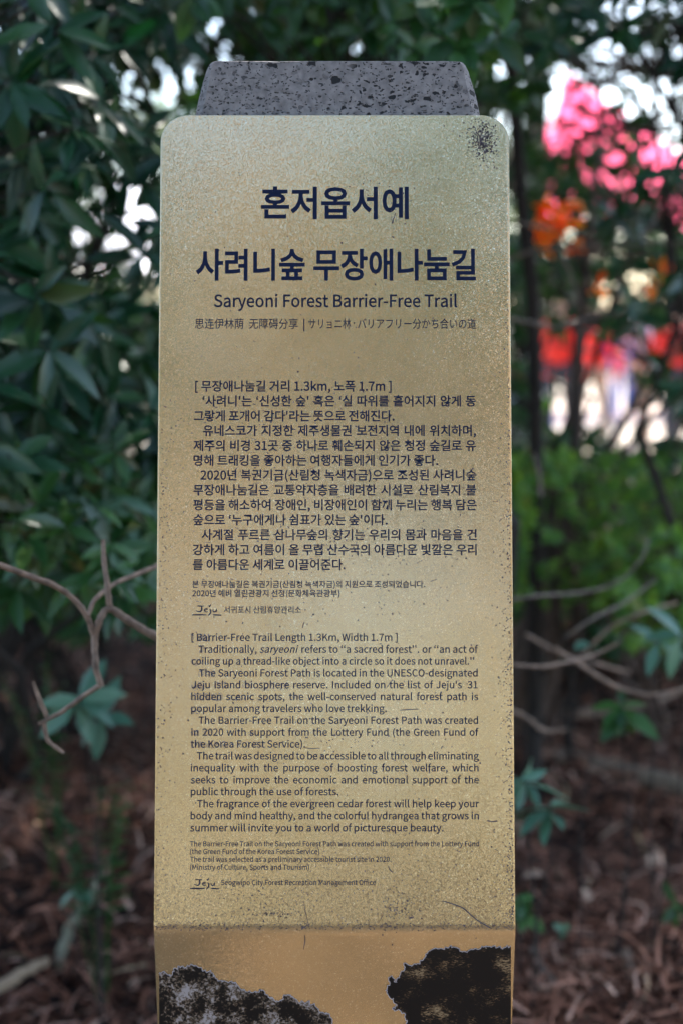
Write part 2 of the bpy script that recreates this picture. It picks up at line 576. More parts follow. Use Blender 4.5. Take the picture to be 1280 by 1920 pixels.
def make_post():
    """basalt post: its front follows the plate, its top rises above it"""
    rows = []  # (front point, halfwidth, depth, chamfer)
    prof = [(113.0, 229, 0.004), (114.5, 234, 0.004), (120, 240, 0.0045), (131, 246, 0.006), (150, 252, 0.008), (180, 260, 0.009), (215, 267.5, 0.009), (260, 271, 0.006)]
    back = 1.86
    cuts = 7
    V = []
    for py, hw, ch in prof:
        f = on_plane(640, py, P0 - NU * 0.0075, NU)
        f.x = 0
        h = hw / FPX * ((f - CAMP).dot(FWD))
        rows.append((f, h, ch))
    for s in list(np.linspace(0.08, VT - VB, 10)) + list(np.linspace(VT - VB + 0.05, VT - VB + 0.80, 8)):
        f = plate_pt(s, 0, -0.0075)
        rows.append((Vector((0, f.y, max(f.z, -0.05))), rows[7][1], 0.006))
    rings = []
    for i, (f, h, ch) in enumerate(rows):
        xo = (632.5 - 640) / FPX * 1.66 + CAMP.x
        ins = 0.003 if i == 0 else 0
        bk = back + 0.0 * i
        ring = [(-h + ch, f.y + ins), (0 - h / 3, f.y + ins), (h / 3, f.y + ins), (h - ch, f.y + ins), (h, f.y + ch), (h, bk), (h - ch, bk + ch), (-h + ch, bk + ch), (-h, bk), (-h, f.y + ch)]
        rings.append([Vector((x + xo, y, f.z + (0.0 if k < 5 or k == 9 else 0.0))) for k, (x, y) in enumerate(ring)])
    n = 10
    V = [v for r in rings for v in r]
    F = []
    for i in range(len(rings) - 1):
        for k in range(n):
            a = i * n + k; b = i * n + (k + 1) % n
            F.append((a, a + n, b + n, b))
    F.append(tuple(range(n)))
    F.append(tuple(reversed(range((len(rings) - 1) * n, len(rings) * n))))
    me = bpy.data.meshes.new('stone_post'); me.from_pydata([tuple(v) for v in V], [], F)
    bm = bmesh.new(); bm.from_mesh(me)
    bmesh.ops.subdivide_edges(bm, edges=[e for e in bm.edges if e.calc_length() > 0.03 and min(v.co.z for v in e.verts) > 1.6], cuts=4, use_grid_fill=True)
    bmesh.ops.recalc_face_normals(bm, faces=bm.faces)
    from mathutils import noise
    for v in bm.verts:
        if v.co.z > 1.65:
            q = noise.noise_vector(v.co * 60) * 0.0009 + noise.noise_vector(v.co * 18) * 0.0012
            v.co.x += q.x; v.co.z += q.z * 0.6
    bm.to_mesh(me); bm.free()
    return link('stone_post', me, M['basalt'], SIGN)


make_post()

# ---------------------------------------------------------------- lettering
FONT = None
try:
    fp = os.path.join(bpy.utils.system_resource('DATAFILES', path='fonts'), 'Noto Sans CJK Regular.woff2')
    if os.path.exists(fp):
        FONT = bpy.data.fonts.load(fp)      # the CJK face that ships inside Blender itself
except Exception:
    FONT = None


def text_rows(lines, off=0.0, shear=0.0, res=3):
    """all lines of one style in one text object; returns the vertices (x, y above baseline) and triangles of each line"""
    c = bpy.data.curves.new('t', 'FONT')
    c.body = '\n'.join(lines + ['H', 'H'])
    if FONT: c.font = FONT
    c.size = 1
    c.space_line = 3.0
    c.offset = off
    c.shear = shear
    c.resolution_u = res
    c.fill_mode = "FRONT"
    o = bpy.data.objects.new('t', c); COL.objects.link(o)
    dg = bpy.context.evaluated_depsgraph_get(); dg.update()
    m = bpy.data.meshes.new_from_object(o.evaluated_get(dg))
    bpy.data.objects.remove(o); bpy.data.curves.remove(c)
    V = np.zeros(len(m.vertices) * 3, dtype=np.float32); m.vertices.foreach_get('co', V)
    V = V.reshape(-1, 3)[:, :2]
    m.calc_loop_triangles()
    F = np.zeros(len(m.loop_triangles) * 3, dtype=np.int32); m.loop_triangles.foreach_get('vertices', F)
    F = F.reshape(-1, 3)
    bpy.data.meshes.remove(m)
    n = len(lines) + 2
    ys = np.sort(V[:, 1])
    # rows are far apart: the n - 1 widest empty bands separate them
    d = np.diff(ys)
    cut = np.sort(np.argsort(-d)[:n - 1])
    cuts = (ys[cut] + ys[cut + 1]) / 2
    row = n - 1 - np.searchsorted(cuts, V[:, 1])
    b1 = V[row == n - 2][:, 1].min(); b2 = V[row == n - 1][:, 1].min()
    step = b1 - b2
    out = []
    for i in range(n - 2):
        k = np.where(row == i)[0]
        mp = np.full(len(V), -1); mp[k] = np.arange(len(k))
        f = F[mp[F[:, 0]] >= 0]
        v = V[k].copy(); v[:, 1] -= b2 + step * (n - 1 - i) + off
        out.append((v, mp[f]))
    return out


(_h, _), (_k, _) = text_rows(['H', '림'])
EML = (_h[:, 1].max() - _h[:, 1].min()) / 0.733
EMK = (_k[:, 1].max() - _k[:, 1].min()) / 0.894
QUEUE = []


def put_line(s, x0, x1, base, em, name='lettering', bold=0.0, fit='scale', cjk=True, shear=0.0, xs=1.0, label=None):
    s = s.replace('‘', 'ʻ').replace('’', "'").replace('“', 'ʻʻ').replace('”', "''")
    QUEUE.append(dict(s=s, x0=x0, x1=x1, base=base, em=em, name=name, bold=bold, fit=fit, cjk=cjk, shear=shear, xs=xs, label=label))


def flush_lines():
    styles = {}
    for q in QUEUE:
        styles.setdefault((q['bold'], q['shear'], q['cjk']), []).append(q)
    for (bold, shear, cjk), qs in styles.items():
        k = EMK if cjk else EML
        rows = text_rows([q['s'] for q in qs], bold * k, shear)
        for q, (v, f) in zip(qs, rows):
            u0 = px_su(q['x0'], q['base'])
            u1 = px_su(q['x1'], q['base'])
            mpp = (u1[1] - u0[1]) / (q['x1'] - q['x0'])
            sv = (px_su(q['x0'], q['base'] + 5)[0] - px_su(q['x0'], q['base'] - 5)[0]) / 10
            W = (u1[1] - u0[1]) / (q['em'] * mpp / k * q['xs'])      # wanted width in font units
            x = v[:, 0] - v[:, 0].min()
            w = x.max()
            nw = len(q['s'].split()) - 1
            if q['fit'] == 'word' and nw > 0:
                # merge triangles' x-intervals, the widest gaps are the word spaces
                lo = x[f].min(1); hi = x[f].max(1)
                o_ = np.argsort(lo)
                end = hi[o_[0]]; gaps = []
                for t in o_[1:]:
                    if lo[t] > end: gaps.append((lo[t] - end, lo[t]))
                    end = max(end, hi[t])
                gaps = sorted(gaps, reverse=True)[:nw]
                add = (W - w) / nw
                st = np.sort(np.array([g_[1] for g_ in gaps])) - 1e-5
                x = x + np.searchsorted(st, x, side='right') * add
                w = x.max()
            sx = (u1[1] - u0[1]) / w
            sy = q['em'] * sv / k
            A = np.array(P0 + U * (VT - u0[0])); Uv = np.array(U); Nv = np.array(NU)
            out = A[None, :] + (v[:, 1] * sy)[:, None] * Uv[None, :] + 0.0003 * Nv[None, :]
            out[:, 0] = x * sx + u0[1]
            print('LINE %.2f %s' % (W / w, q['s'][:18]))
            o = link(q['name'], fast_mesh(q['name'], out, f), M['ink'], PLATE)
            if q['label']: o['label'] = q['label']


put_line('혼저옵서예', 489.5, 765.6, 404, 64, 'title_lettering', bold=0.022, label='greeting line in large navy Korean letters')
put_line('사려니숲 무장애나눔길', 367.5, 891.4, 519.5, 63, 'title_lettering', bold=0.022, label='trail name in the largest navy Korean letters')
put_line('Saryeoni Forest Barrier-Free Trail', 401.4, 856.4, 575, 31, 'title_lettering', bold=0.013, cjk=False, label='trail name in English letters')
for t_, xa, xb in (('思连伊林荫', 365.7, 456.7), ('无障碍分享', 467.3, 558.7), ('|', 569, 571), ('サリョニ林', 578, 657.6), ('バリアフリー分かち合いの道', 670.4, 891.6)):
    put_line(t_, xa, xb, 614.5 if t_ != '|' else 615, 21.2, 'title_lettering', bold=0.002, label=('Chinese trail name', 'Chinese trail name, second half', None, 'Japanese trail name', 'Japanese trail name, second half')[int(xa > 460) + int(xa > 560) + int(xa > 574) + int(xa > 660)])
put_line('.', 662.5, 665, 606.5, 21.2, 'title_lettering', bold=0.004)

KB = dict(em=22.4, bold=0.018, xs=0.99)
KL = [('[ 무장애나눔길 거리 1.3km, 노폭 1.7m ]', 366.3, 733.3, 732, 0),
      ('‘사려니’는 ‘신성한 숲’ 혹은 ‘실 따위를 흩어지지 않게 동', 379.9, 891.4, 760, 1),
      ('그랗게 포개어 감다’라는 뜻으로 전해진다.', 363.6, 738.7, 788, 0),
      ('유네스코가 지정한 제주생물권 보전지역 내에 위치하며,', 381, 891.4, 815.5, 1),
      ('제주의 비경 31곳 중 하나로 훼손되지 않은 청정 숲길로 유', 363, 891.4, 843.5, 1),
      ('명해 트래킹을 좋아하는 여행자들에게 인기가 좋다.', 363, 820.5, 871.5, 0),
      ('2020년 복권기금(산림청 녹색자금)으로 조성된 사려니숲', 376, 892, 899, 1),
      ('무장애나눔길은 교통약자층을 배려한 시설로 산림복지 불', 362.7, 892, 927, 1),
      ('평등을 해소하여 장애인, 비장애인이 함께 누리는 행복 담은', 362.5, 892.8, 955, 1),
      ('숲으로 ‘누구에게나 쉼표가 있는 숲’이다.', 362.5, 726, 983, 0),
      ('사계절 푸르른 삼나무숲의 향기는 우리의 몸과 마음을 건', 378, 892.8, 1011, 1),
      ('강하게 하고 여름이 올 무렵 산수국의 아름다운 빛깔은 우리', 361.7, 892.8, 1039, 1),
      ('를 아름다운 세계로 이끌어준다.', 361.7, 646.8, 1067, 0)]
for s, a, b_, y, j in KL:
    put_line(s, a, b_, y, name='paragraph_lettering', fit='word' if j else 'scale', **KB)
put_line('본 무장애나눔길은 복권기금(산림청 녹색자금)의 지원으로 조성되었습니다.', 360.8, 796.3, 1101, 14.6, 'note_lettering', bold=0.016)
put_line('2020년 예비 열린관광지 선정(문화체육관광부)', 360.8, 636.8, 1118, 14.6, 'note_lettering', bold=0.016)
put_line('서귀포시 산림휴양관리소', 420, 564.7, 1149, 14.9, 'office_lettering', bold=0.010)

EL = [('[ Barrier-Free Trail Length 1.3Km, Width 1.7m ]', 359.5, 744.6, 1201.7, 0),
      None,
      ('coiling up a thread-like object into a circle so it does not unravel.”', 359.5, 888, 1246.3, 0),
      ('The Saryeoni Forest Path is located in the UNESCO-designated', 373.5, 894.6, 1268.6, 1),
      ('Jeju Island biosphere reserve. Included on the list of Jeju’s  31', 360, 894.6, 1290.8, 1),
      ('hidden scenic spots, the well-conserved natural forest path is', 359, 895.5, 1313, 1),
      ('popular among travelers who love trekking.', 359, 724.2, 1335.2, 0),
      ('The Barrier-Free Trail on the Saryeoni Forest Path was created', 372.6, 895.5, 1357.4, 1),
      ('in 2020 with support from the Lottery Fund (the Green Fund of', 359, 896.4, 1379.8, 1),
      ('the Korea Forest Service).', 358, 572.2, 1402, 0),
      ('The trail was designed to be accessible to all through eliminating', 369.5, 896.9, 1424.2, 1),
      ('inequality with the purpose of boosting forest welfare, which', 358, 896.4, 1446.7, 1),
      ('seeks to improve the economic and emotional support of the', 358, 896.9, 1469.2, 1),
      ('public through the use of forests.', 358, 634.5, 1491.3, 0),
      ('The fragrance of the evergreen cedar forest will help keep your', 370, 897.3, 1514, 1),
      ('body and mind healthy, and the colorful hydrangea that grows in', 357.7, 896.9, 1536.6, 1),
      ('summer will invite you to a world of picturesque beauty.', 357, 830.7, 1559.2, 0)]
EM = dict(em=18.0, cjk=False, bold=0.013)
for L_ in EL:
    if L_:
        s, a, b_, y, j = L_
        put_line(s, a, b_, y, name='paragraph_lettering', fit='word' if j else 'scale', **EM)
put_line('Traditionally,', 372.6, 481.5, 1224, name='paragraph_lettering', **EM)
put_line('saryeoni', 487, 559.5, 1224, name='italic_lettering', shear=0.22, **EM)
put_line('refers to “a sacred forest”. or “an act of', 565.5, 895.5, 1224, name='paragraph_lettering', fit='word', **EM)
NT = dict(em=12.6, cjk=False, bold=0.012, name='note_lettering')
put_line('The Barrier-Free Trail on the Saryeoni Forest Path was created with support from the Lottery Fund', 356.8, 897.3, 1587.3, **NT)
put_line('(the Green Fund of the Korea Forest Service)', 356.8, 598.7, 1601.8, **NT)
put_line('The trail was selected as a preliminary accessible tourist site in 2020.', 356.8, 732.8, 1616.4, **NT)
put_line('(Ministry of Culture, Sports and Tourism)', 356.8, 579.7, 1631.2, **NT)
put_line('Seogwipo City Forest Recreation Management Office', 414.8, 704.3, 1660, em=12.8, cjk=False, bold=0.012, name='office_lettering')

flush_lines()


# flat brush strokes on the plate, photo pixel coordinates
def ribbon(V, F, pts, widths, off):
    """variable-width stroke (round-ish ends) in photo pixels appended to V, F (tris)"""
    P = [np.array(p, dtype=float) for p in pts]
    # resample smooth
    Q, Wd = [], []
    n = len(P)
    for i in range(n - 1):
        p0 = P[max(i - 1, 0)]; p1 = P[i]; p2 = P[i + 1]; p3 = P[min(i + 2, n - 1)]
        for t in np.linspace(0, 1, 5)[:-1]:
            Q.append(0.5 * (2 * p1 + (p2 - p0) * t + (2 * p0 - 5 * p1 + 4 * p2 - p3) * t * t + (3 * p1 - p0 - 3 * p2 + p3) * t ** 3))
            Wd.append(widths[i] * (1 - t) + widths[i + 1] * t)
    Q.append(P[-1]); Wd.append(widths[-1])
    b = len(V)
    for i, q in enumerate(Q):
        t = Q[min(i + 1, len(Q) - 1)] - Q[max(i - 1, 0)]
        t = t / (np.linalg.norm(t) + 1e-9)
        nn = np.array([-t[1], t[0]])
        for sg in (-1, 1):
            a = q + nn * sg * Wd[i] / 2
            s_, u_ = px_su(a[0], a[1])
            V.append(tuple(plate_pt(s_, u_, off)))
    for i in range(len(Q) - 1):
        a = b + 2 * i
        F.append((a, a + 1, a + 3)); F.append((a, a + 3, a + 2))


def logo(ox, oy, k):
    """brush-lettered emblem; stroke coordinates measured in the close-up of the lower one"""
    def q(x, y): return (ox + x / 12.8 * k, oy + y / 12.8 * k)
    V, F = [], []
    S = [([(280, 125), (330, 128), (380, 130), (435, 128)], [20, 26, 22, 18]),
         ([(378, 130), (385, 180), (378, 230), (340, 262), (290, 258), (242, 235)], [26, 34, 36, 30, 22, 10]),
         ([(430, 235), (480, 225), (520, 208), (505, 188), (465, 200), (450, 235), (480, 268), (540, 255)], [14, 16, 18, 20, 22, 26, 22, 12]),
         ([(575, 205), (600, 235), (590, 300), (560, 335), (538, 358)], [20, 34, 30, 28, 16]),
         ([(548, 112), (562, 130), (572, 152)], [10, 24, 14]), ([(600, 88), (588, 120), (572, 152)], [12, 26, 14]),
         ([(655, 205), (655, 240), (675, 268), (710, 262), (728, 225)], [22, 26, 24, 22, 20]), ([(738, 195), (735, 230), (742, 268)], [20, 26, 22]),
         ([(145, 342), (230, 338), (360, 338), (500, 342)], [16, 32, 34, 20]),
         ([(655, 338), (720, 342), (852, 348)], [20, 32, 22])]
    for pts, w in S:
        ribbon(V, F, [q(*p) for p in pts], [a / 12.8 * k for a in w], 0.0003)
    return link('brush_emblem', fast_mesh('brush_emblem', V, F), M['ink'], PLATE)


logo(345, 1640, 1.0)
logo(348.6, 1126.5, 1.0)


def su_blob(V, F, px, py, r, off, n=6, stretch=1.0, ang=0.0):
    s_, u_ = px_su(px, py)
    b = len(V)
    mpp = 0.0006
    for k in range(n):
        w = 2 * math.pi * k / n
        rr = r * random.uniform(0.6, 1.25)
        x = rr * math.cos(w) * stretch; y = rr * math.sin(w)
        x, y = x * math.cos(ang) - y * math.sin(ang), x * math.sin(ang) + y * math.cos(ang)
        V.append(tuple(plate_pt(s_ + y * mpp, u_ + x * mpp, off)))
    for k in range(1, n - 1):
        F.append((b, b + k, b + k + 1))


def specks():
    V, F = [], []
    rnd = random.Random(5)

    def inside(px, py):
        l = 304 - (py - 260) * 15 / 1480 + 3
        r = 953 + (py - 260) * 12 / 1480 - 3
        if py < 222 or px < l or px > r: return False
        for cx in (l + 48, r - 48):
            if py < 268 and (px - cx) * (1 if cx > 600 else -1) > 0:
                if math.hypot(px - cx, py - 268) > 46: return False
        return True

    def add(px, py, r, st=1.0, ang=0.0):
        if inside(px, py) and rnd.random() < 0.75: su_blob(V, F, px, py, r * 0.85, 0.0004, 5, st, ang)
    # random peppering
    for _ in range(900):
        add(rnd.uniform(290, 965), rnd.uniform(225, 1760), rnd.choice((0.7, 0.8, 0.9, 1.1, 1.5)))
    for _ in range(80):
        add(rnd.uniform(300, 960), rnd.uniform(225, 1740), rnd.uniform(1.6, 2.6))
    # corner stain: dense speckle streak
    for _ in range(650):
        t = rnd.gauss(0, 1)
        add(905 + rnd.gauss(0, 14) + t * 2, 262 + t * 22, rnd.uniform(0.6, 1.5), 1.5, rnd.uniform(0, 3))
    for _ in range(110):
        add(903 + rnd.gauss(0, 8), 266 + rnd.gauss(0, 18), rnd.uniform(1.2, 2.2), 1.4, rnd.uniform(0, 3))
    # right edge
    for _ in range(1000):
        y = rnd.uniform(560, 1745)
        dens = 0.25 + 0.75 * min(1, max(0, (y - 700) / 700))
        if rnd.random() < dens:
            r_ = 953 + (y - 260) * 12 / 1480
            add(r_ - 3 - abs(rnd.expovariate(1 / 6.5)), y, rnd.uniform(0.7, 1.9))
    # left edge
    for _ in range(420):
        y = rnd.uniform(700, 1745)
        l_ = 304 - (y - 260) * 15 / 1480
        add(l_ + 3 + rnd.expovariate(1 / 14.0), y, rnd.uniform(0.7, 1.6))
    # bottom band
    for _ in range(520):
        add(rnd.uniform(292, 964), 1738 + rnd.gauss(0, 4), rnd.uniform(0.6, 1.4), rnd.uniform(1, 1.8))
    for _ in range(600):
        add(rnd.uniform(292, 964), rnd.uniform(1590, 1745), rnd.uniform(0.6, 1.5))
    for (cx, cy, sx_, sy_, n_) in ((745, 1700, 20, 22, 170), (495, 1695, 60, 20, 110), (520, 1715, 22, 2, 60), (700, 1030, 60, 20, 70), (690, 348, 14, 10, 26), (738, 400, 4, 14, 22),
                                   (560, 780, 100, 60, 130), (620, 960, 120, 80, 200), (600, 1120, 120, 40, 90), (460, 800, 60, 10, 50), (600, 1375, 30, 30, 60), (940, 1330, 12, 200, 160), (770, 1420, 90, 90, 120)):
        for _ in range(n_):
            add(rnd.gauss(cx, sx_), rnd.gauss(cy, sy_), rnd.uniform(0.6, 1.6), rnd.uniform(1, 2), rnd.uniform(0, 3.1))
    # small dashes between the lines of Korean text
    for _ in range(110):
        x, y = rnd.uniform(365, 890), rnd.uniform(745, 1135)
        a = rnd.uniform(-0.5, 0.5)
        for k in range(rnd.randint(2, 5)):
            add(x + k * 2.4 * math.cos(a), y + k * 2.4 * math.sin(a), rnd.uniform(0.6, 1.2), 1.7, a)
    o = link('corrosion_specks', fast_mesh('corrosion_specks', V, F), M['speck'], PLATE)
    tag(o, kind='stuff')
    # fine specks on the folded part
    # scratches
    def scratch(pts, w):
        V2, F2 = [], []
        ribbon(V2, F2, pts, w, 0.00045)
        link('scratch', fast_mesh('scratch', V2, F2), M['speck'], PLATE)
    scratch([(828, 1690), (846, 1695), (868, 1704), (884, 1718), (900, 1730), (914, 1738), (921, 1742)], [1.2, 1.8, 2.4, 2.0, 2.2, 2.0, 1])
    scratch([(566, 1744), (572, 1738), (581, 1733)], [1, 1.6, 1.0])
    scratch([(571, 1754), (572, 1764), (569, 1781)], [1, 1.8, 0.8])
    scratch([(567, 1178), (569, 1170), (571, 1166)], [1.2, 1.6, 1])
    scratch([(735, 418), (737, 410), (741, 400)], [3.4, 1.8, 0.8])
    scratch([(749, 1332), (762, 1331), (784, 1330)], [0.8, 1.8, 1.0])
    scratch([(572, 1402), (584, 1404), (600, 1403)], [0.8, 1.2, 0.8])
    scratch([(913, 1539), (921, 1541), (931, 1540)], [2.4, 1.6, 2.6])
    scratch([(727, 1625), (731, 1632), (736, 1637)], [1.0, 1.6, 0.8])
    scratch([(724, 1290), (729, 1283), (733, 1276)], [0.8, 1.4, 0.8])
    scratch([(570, 1690), (573, 1712), (580, 1740)], [0.6, 1.0, 0.8])
    # smeared, worn print
    V3, F3 = [], []
    for (x0, y0, x1, y1, n_) in ((358, 1187, 364, 1205, 40), (370, 1187, 394, 1204, 150), (371, 1210, 384, 1225, 40), (359, 1234, 380, 1249, 80), (372, 1254, 403, 1270, 130), (359, 1277, 385, 1296, 130), (400, 1277, 424, 1292, 70),
                                 (455, 1276, 475, 1292, 60), (482, 1278, 545, 1296, 170), (358, 1298, 418, 1315, 260), (430, 1302, 470, 1315, 90), (482, 1300, 528, 1317, 90), (543, 1300, 562, 1315, 30), (358, 1322, 376, 1340, 60),
                                 (359, 1366, 372, 1381, 60), (380, 1366, 396, 1381, 50), (466, 1368, 476, 1381, 40), (358, 1388, 436, 1404, 240), (444, 1388, 500, 1403, 100), (364, 910, 392, 928, 60)):
        for _ in range(int(n_ * 0.8)):
            su_blob(V3, F3, rnd.uniform(x0, x1), rnd.uniform(y0 + 2, y1 - 1), rnd.uniform(0.35, 0.75), 0.00025, 5, 1.5, rnd.uniform(0, 3))
    o = link('smeared_print', fast_mesh('smeared_print', V3, F3), M['smudge'], PLATE)
    tag(o, kind='stuff')


specks()


def printed_tree_mats():
    res = []
    for nm, hi, mid, dens, strk in (('light_tree_print', (0.34, 0.31, 0.31), (0.12, 0.085, 0.055), 0.535, 1.0), ('dark_tree_print', (0.33, 0.24, 0.14), (0.10, 0.06, 0.03), 0.60, 3.0)):
        m, nt, b = newmat(nm)
        L = nt.links.new
        tc = N(nt, 'ShaderNodeTexCoord')
        mp = N(nt, 'ShaderNodeMapping'); mp.inputs['Rotation'].default_value = (0, R(35), 0); mp.inputs['Scale'].default_value = (1, 1, strk)
        L(tc.outputs['Object'], mp.inputs['Vector'])
        a = N(nt, 'ShaderNodeTexNoise'); a.inputs['Scale'].default_value = 38; a.inputs['Detail'].default_value = 3
        L(tc.outputs['Object'], a.inputs['Vector'])
        c = N(nt, 'ShaderNodeTexNoise'); c.inputs['Scale'].default_value = 260; c.inputs['Detail'].default_value = 4; c.inputs['Distortion'].default_value = 0.6; c.inputs['Roughness'].default_value = 0.65
        L(mp.outputs[0], c.inputs['Vector'])
        ad = N(nt, 'ShaderNodeMath', operation='ADD'); L(a.outputs['Fac'], ad.inputs[0]); L(c.outputs['Fac'], ad.inputs[1])
        hf = N(nt, 'ShaderNodeMath', operation='MULTIPLY'); L(ad.outputs[0], hf.inputs[0]); hf.inputs[1].default_value = 0.5
        r = ramp(nt, [(dens - 0.05, (0.006, 0.005, 0.005)), (dens - 0.005, mid), (dens + 0.06, hi)])
        L(hf.outputs[0], r.inputs[0]); L(r.outputs[0], b.inputs['Base Color'])
        b.inputs['Roughness'].default_value = 0.5
        b.inputs['Specular IOR Level'].default_value = 0.3
        res.append(m)
    return res


PT = printed_tree_mats()
M['rim'] = simple('white_print_rim', (0.40, 0.38, 0.42), 0.5, noise=0.1)


def printed_tree(name, outline, mat, lab, jag=2.0):
    """flat photographic print on the folded part of the plate: jagged outline"""
    rnd = random.Random(3)
    pts = []
    n = len(outline)
    free = []
    for i in range(n):
        a = outline[i]; b_ = outline[(i + 1) % n]
        d = math.hypot(b_[0] - a[0], b_[1] - a[1])
        k = max(1, int(d / 2.2)) if a[2] else 1
        for j in range(k):
            t = j / k
            x = a[0] + (b_[0] - a[0]) * t; y = a[1] + (b_[1] - a[1]) * t
            if a[2] and j:
                x += rnd.uniform(-jag, jag) * 0.8; y += rnd.uniform(-jag, jag)
                x += 1.6 * math.sin(i * 5 + t * 9); y += 1.6 * math.sin(i * 3 + t * 11)
            pts.append((x, y)); free.append(a[2])
    def w(p, off):
        s_, u_ = px_su(*p)
        return plate_pt(s_, u_, off)
    P = [w(p, 0.0004) for p in pts]
    tris = geometry.tessellate_polygon([[Vector((p[0], p[1], 0)) for p in pts]])
    link(name, fast_mesh(name, [tuple(p) for p in P], [tuple(t) for t in tris]), mat, PLATE)['label'] = lab
    # white rim line
    V, F = [], []
    for i in range(len(pts)):
        j = (i + 1) % len(pts)
        if not free[i]: continue
        a = np.array(pts[i]); c = np.array(pts[j])
        t = c - a; L_ = np.linalg.norm(t)
        if L_ < 1e-6: continue
        t /= L_
        nn = np.array([t[1], -t[0]]) * 0.65
        b0 = len(V)
        for q in (a - nn, c - nn, c + nn, a + nn):
            V.append(tuple(w(q, 0.0005)))
        F += [(b0, b0 + 1, b0 + 2), (b0, b0 + 2, b0 + 3)]
    link('print_rim', fast_mesh('print_rim', V, F), M['rim'], PLATE)


yb = 2600
printed_tree('tree_print', [(298.5, 1826, 1), (305, 1823, 1), (313, 1827, 1), (321, 1831, 1), (324, 1822, 1), (334, 1812, 1), (345, 1815, 1), (358, 1808, 1), (370, 1812, 1), (382, 1820, 1), (396, 1824, 1), (408, 1838, 1), (424, 1841, 1), (440, 1842, 1), (450, 1854, 1), (462, 1860, 1), (480, 1862, 1), (490, 1856, 1), (500, 1866, 1), (515, 1876, 1),
                            (527, 1876, 1), (538, 1866, 1), (550, 1869, 1), (560, 1880, 1), (576, 1879, 1), (592, 1888, 1), (604, 1900, 1), (618, 1902, 1), (625, 1922, 1), (640, 1960, 1), (655, 2040, 0), (655, 2200, 0), (300, 2200, 0)], PT[0], 'printed picture of a pale frosted-looking tree crown')
printed_tree('tree_print', [(957, 1775, 0), (957, 2200, 0), (740, 2200, 0), (735, 2020, 1), (748, 1960, 1), (762, 1918, 1), (757, 1900, 1), (735, 1893, 1), (744, 1885, 1), (728, 1868, 1), (722, 1858, 1), (730, 1846, 1), (727, 1834, 1), (735, 1831, 1), (740, 1842, 1), (748, 1830, 1), (757, 1816, 1), (759, 1806, 1), (768, 1811, 1), (782, 1807, 1), (795, 1797, 1),
                            (803, 1784, 1), (815, 1779, 1), (830, 1780, 1), (842, 1775, 1), (855, 1777, 1), (868, 1784, 1), (875, 1786, 1), (888, 1780, 1), (905, 1776, 1), (922, 1775, 1), (938, 1778, 1), (948, 1776, 1)], PT[1], 'printed picture of a dark conifer crown')

# ================================================================= PLANTS
def leaf_tpl(kind):
    """leaf of unit length along +Y, folded along its midrib; tri faces"""
    if kind == 'lance':
        prof = [(0.0, 0.012), (0.18, 0.09), (0.45, 0.16), (0.75, 0.11), (1.0, 0.0)]
    elif kind == 'round':
        prof = [(0.0, 0.02), (0.2, 0.2), (0.5, 0.27), (0.8, 0.17), (1.0, 0.0)]
    else:
        return (np.array([(0, 0, 0), (0.2, 0.45, 0.03), (0, 1, -0.06), (-0.2, 0.45, 0.03)], dtype=float), np.array([(0, 1, 2), (0, 2, 3)]))
    V, F = [], []
    for t, w in prof:
        z = -0.18 * t * t
        V += [(-w, t, z + w * 0.35), (0, t, z), (w, t, z + w * 0.35)]
    for i in range(len(prof) - 1):
        a = i * 3
        for k in (0, 1):
            if i == len(prof) - 2:
                F.append((a + k, a + k + 1, a + 4))
            else:
                F.append((a + k, a + k + 1, a + k + 4)); F.append((a + k, a + k + 4, a + k + 3))
    return np.array(V, dtype=float), np.array(F)


TPL = {k: leaf_tpl(k) for k in ('lance', 'round', 'tiny')}


def rosettes(rng, tips, dirs, nl, l0, l1, droop=0.35, lo=45, hi=100):
    """leaf frames: positions, 3x3 rotation (cols x,y,z), length"""
    n = len(tips)
    cnt = rng.integers(nl[0], nl[1] + 1, n)
    idx = np.repeat(np.arange(n), cnt)
    T = tips[idx]; A = dirs[idx]
    m = len(idx)
    ref = np.where(np.abs(A[:, 2:3]) > 0.9, np.array([[1.0, 0, 0]]), np.array([[0, 0, 1.0]]))
    B = np.cross(A, ref); B /= np.linalg.norm(B, axis=1, keepdims=True)
    C = np.cross(A, B)
    k = np.concatenate([np.arange(c) for c in cnt]) if n else np.array([])
    ph = 2.4 * k + rng.uniform(0, 6.28, n)[idx] + rng.normal(0, 0.25, m)
    th = np.radians(rng.uniform(lo, hi, m))
    D = A * np.cos(th)[:, None] + (B * np.cos(ph)[:, None] + C * np.sin(ph)[:, None]) * np.sin(th)[:, None]
    D[:, 2] -= droop * rng.uniform(0.3, 1.3, m)
    D /= np.linalg.norm(D, axis=1, keepdims=True)
    up = A + np.array([0, 0, 0.6]) + rng.normal(0, 0.35, (m, 3))
    Z = up - D * (up * D).sum(1, keepdims=True)
    Z /= np.linalg.norm(Z, axis=1, keepdims=True) + 1e-9
    X = np.cross(D, Z)
    Rm = np.stack([X, D, Z], -1)
    Lc = rng.uniform(l0 * 0.75, l1, m)
    P = T - A * (rng.uniform(0, 0.35, m) * Lc)[:, None]
    return P, Rm, Lc


def leaf_mesh(name, P, Rm, Lc, kind, rng, wid=1.0):
    V0, F0 = TPL[kind]
    V0 = V0 * np.array([wid, 1, 1])
    V = P[:, None, :] + np.einsum('nij,vj->nvi', Rm, V0) * Lc[:, None, None]
    n, k = len(P), len(V0)
    F = (F0[None] + (np.arange(n) * k)[:, None, None]).reshape(-1, 3)
    rnd = np.repeat(rng.random(n), k)
    return fast_mesh(name, V.reshape(-1, 3), F, rnd)


LEAFDATA = {}


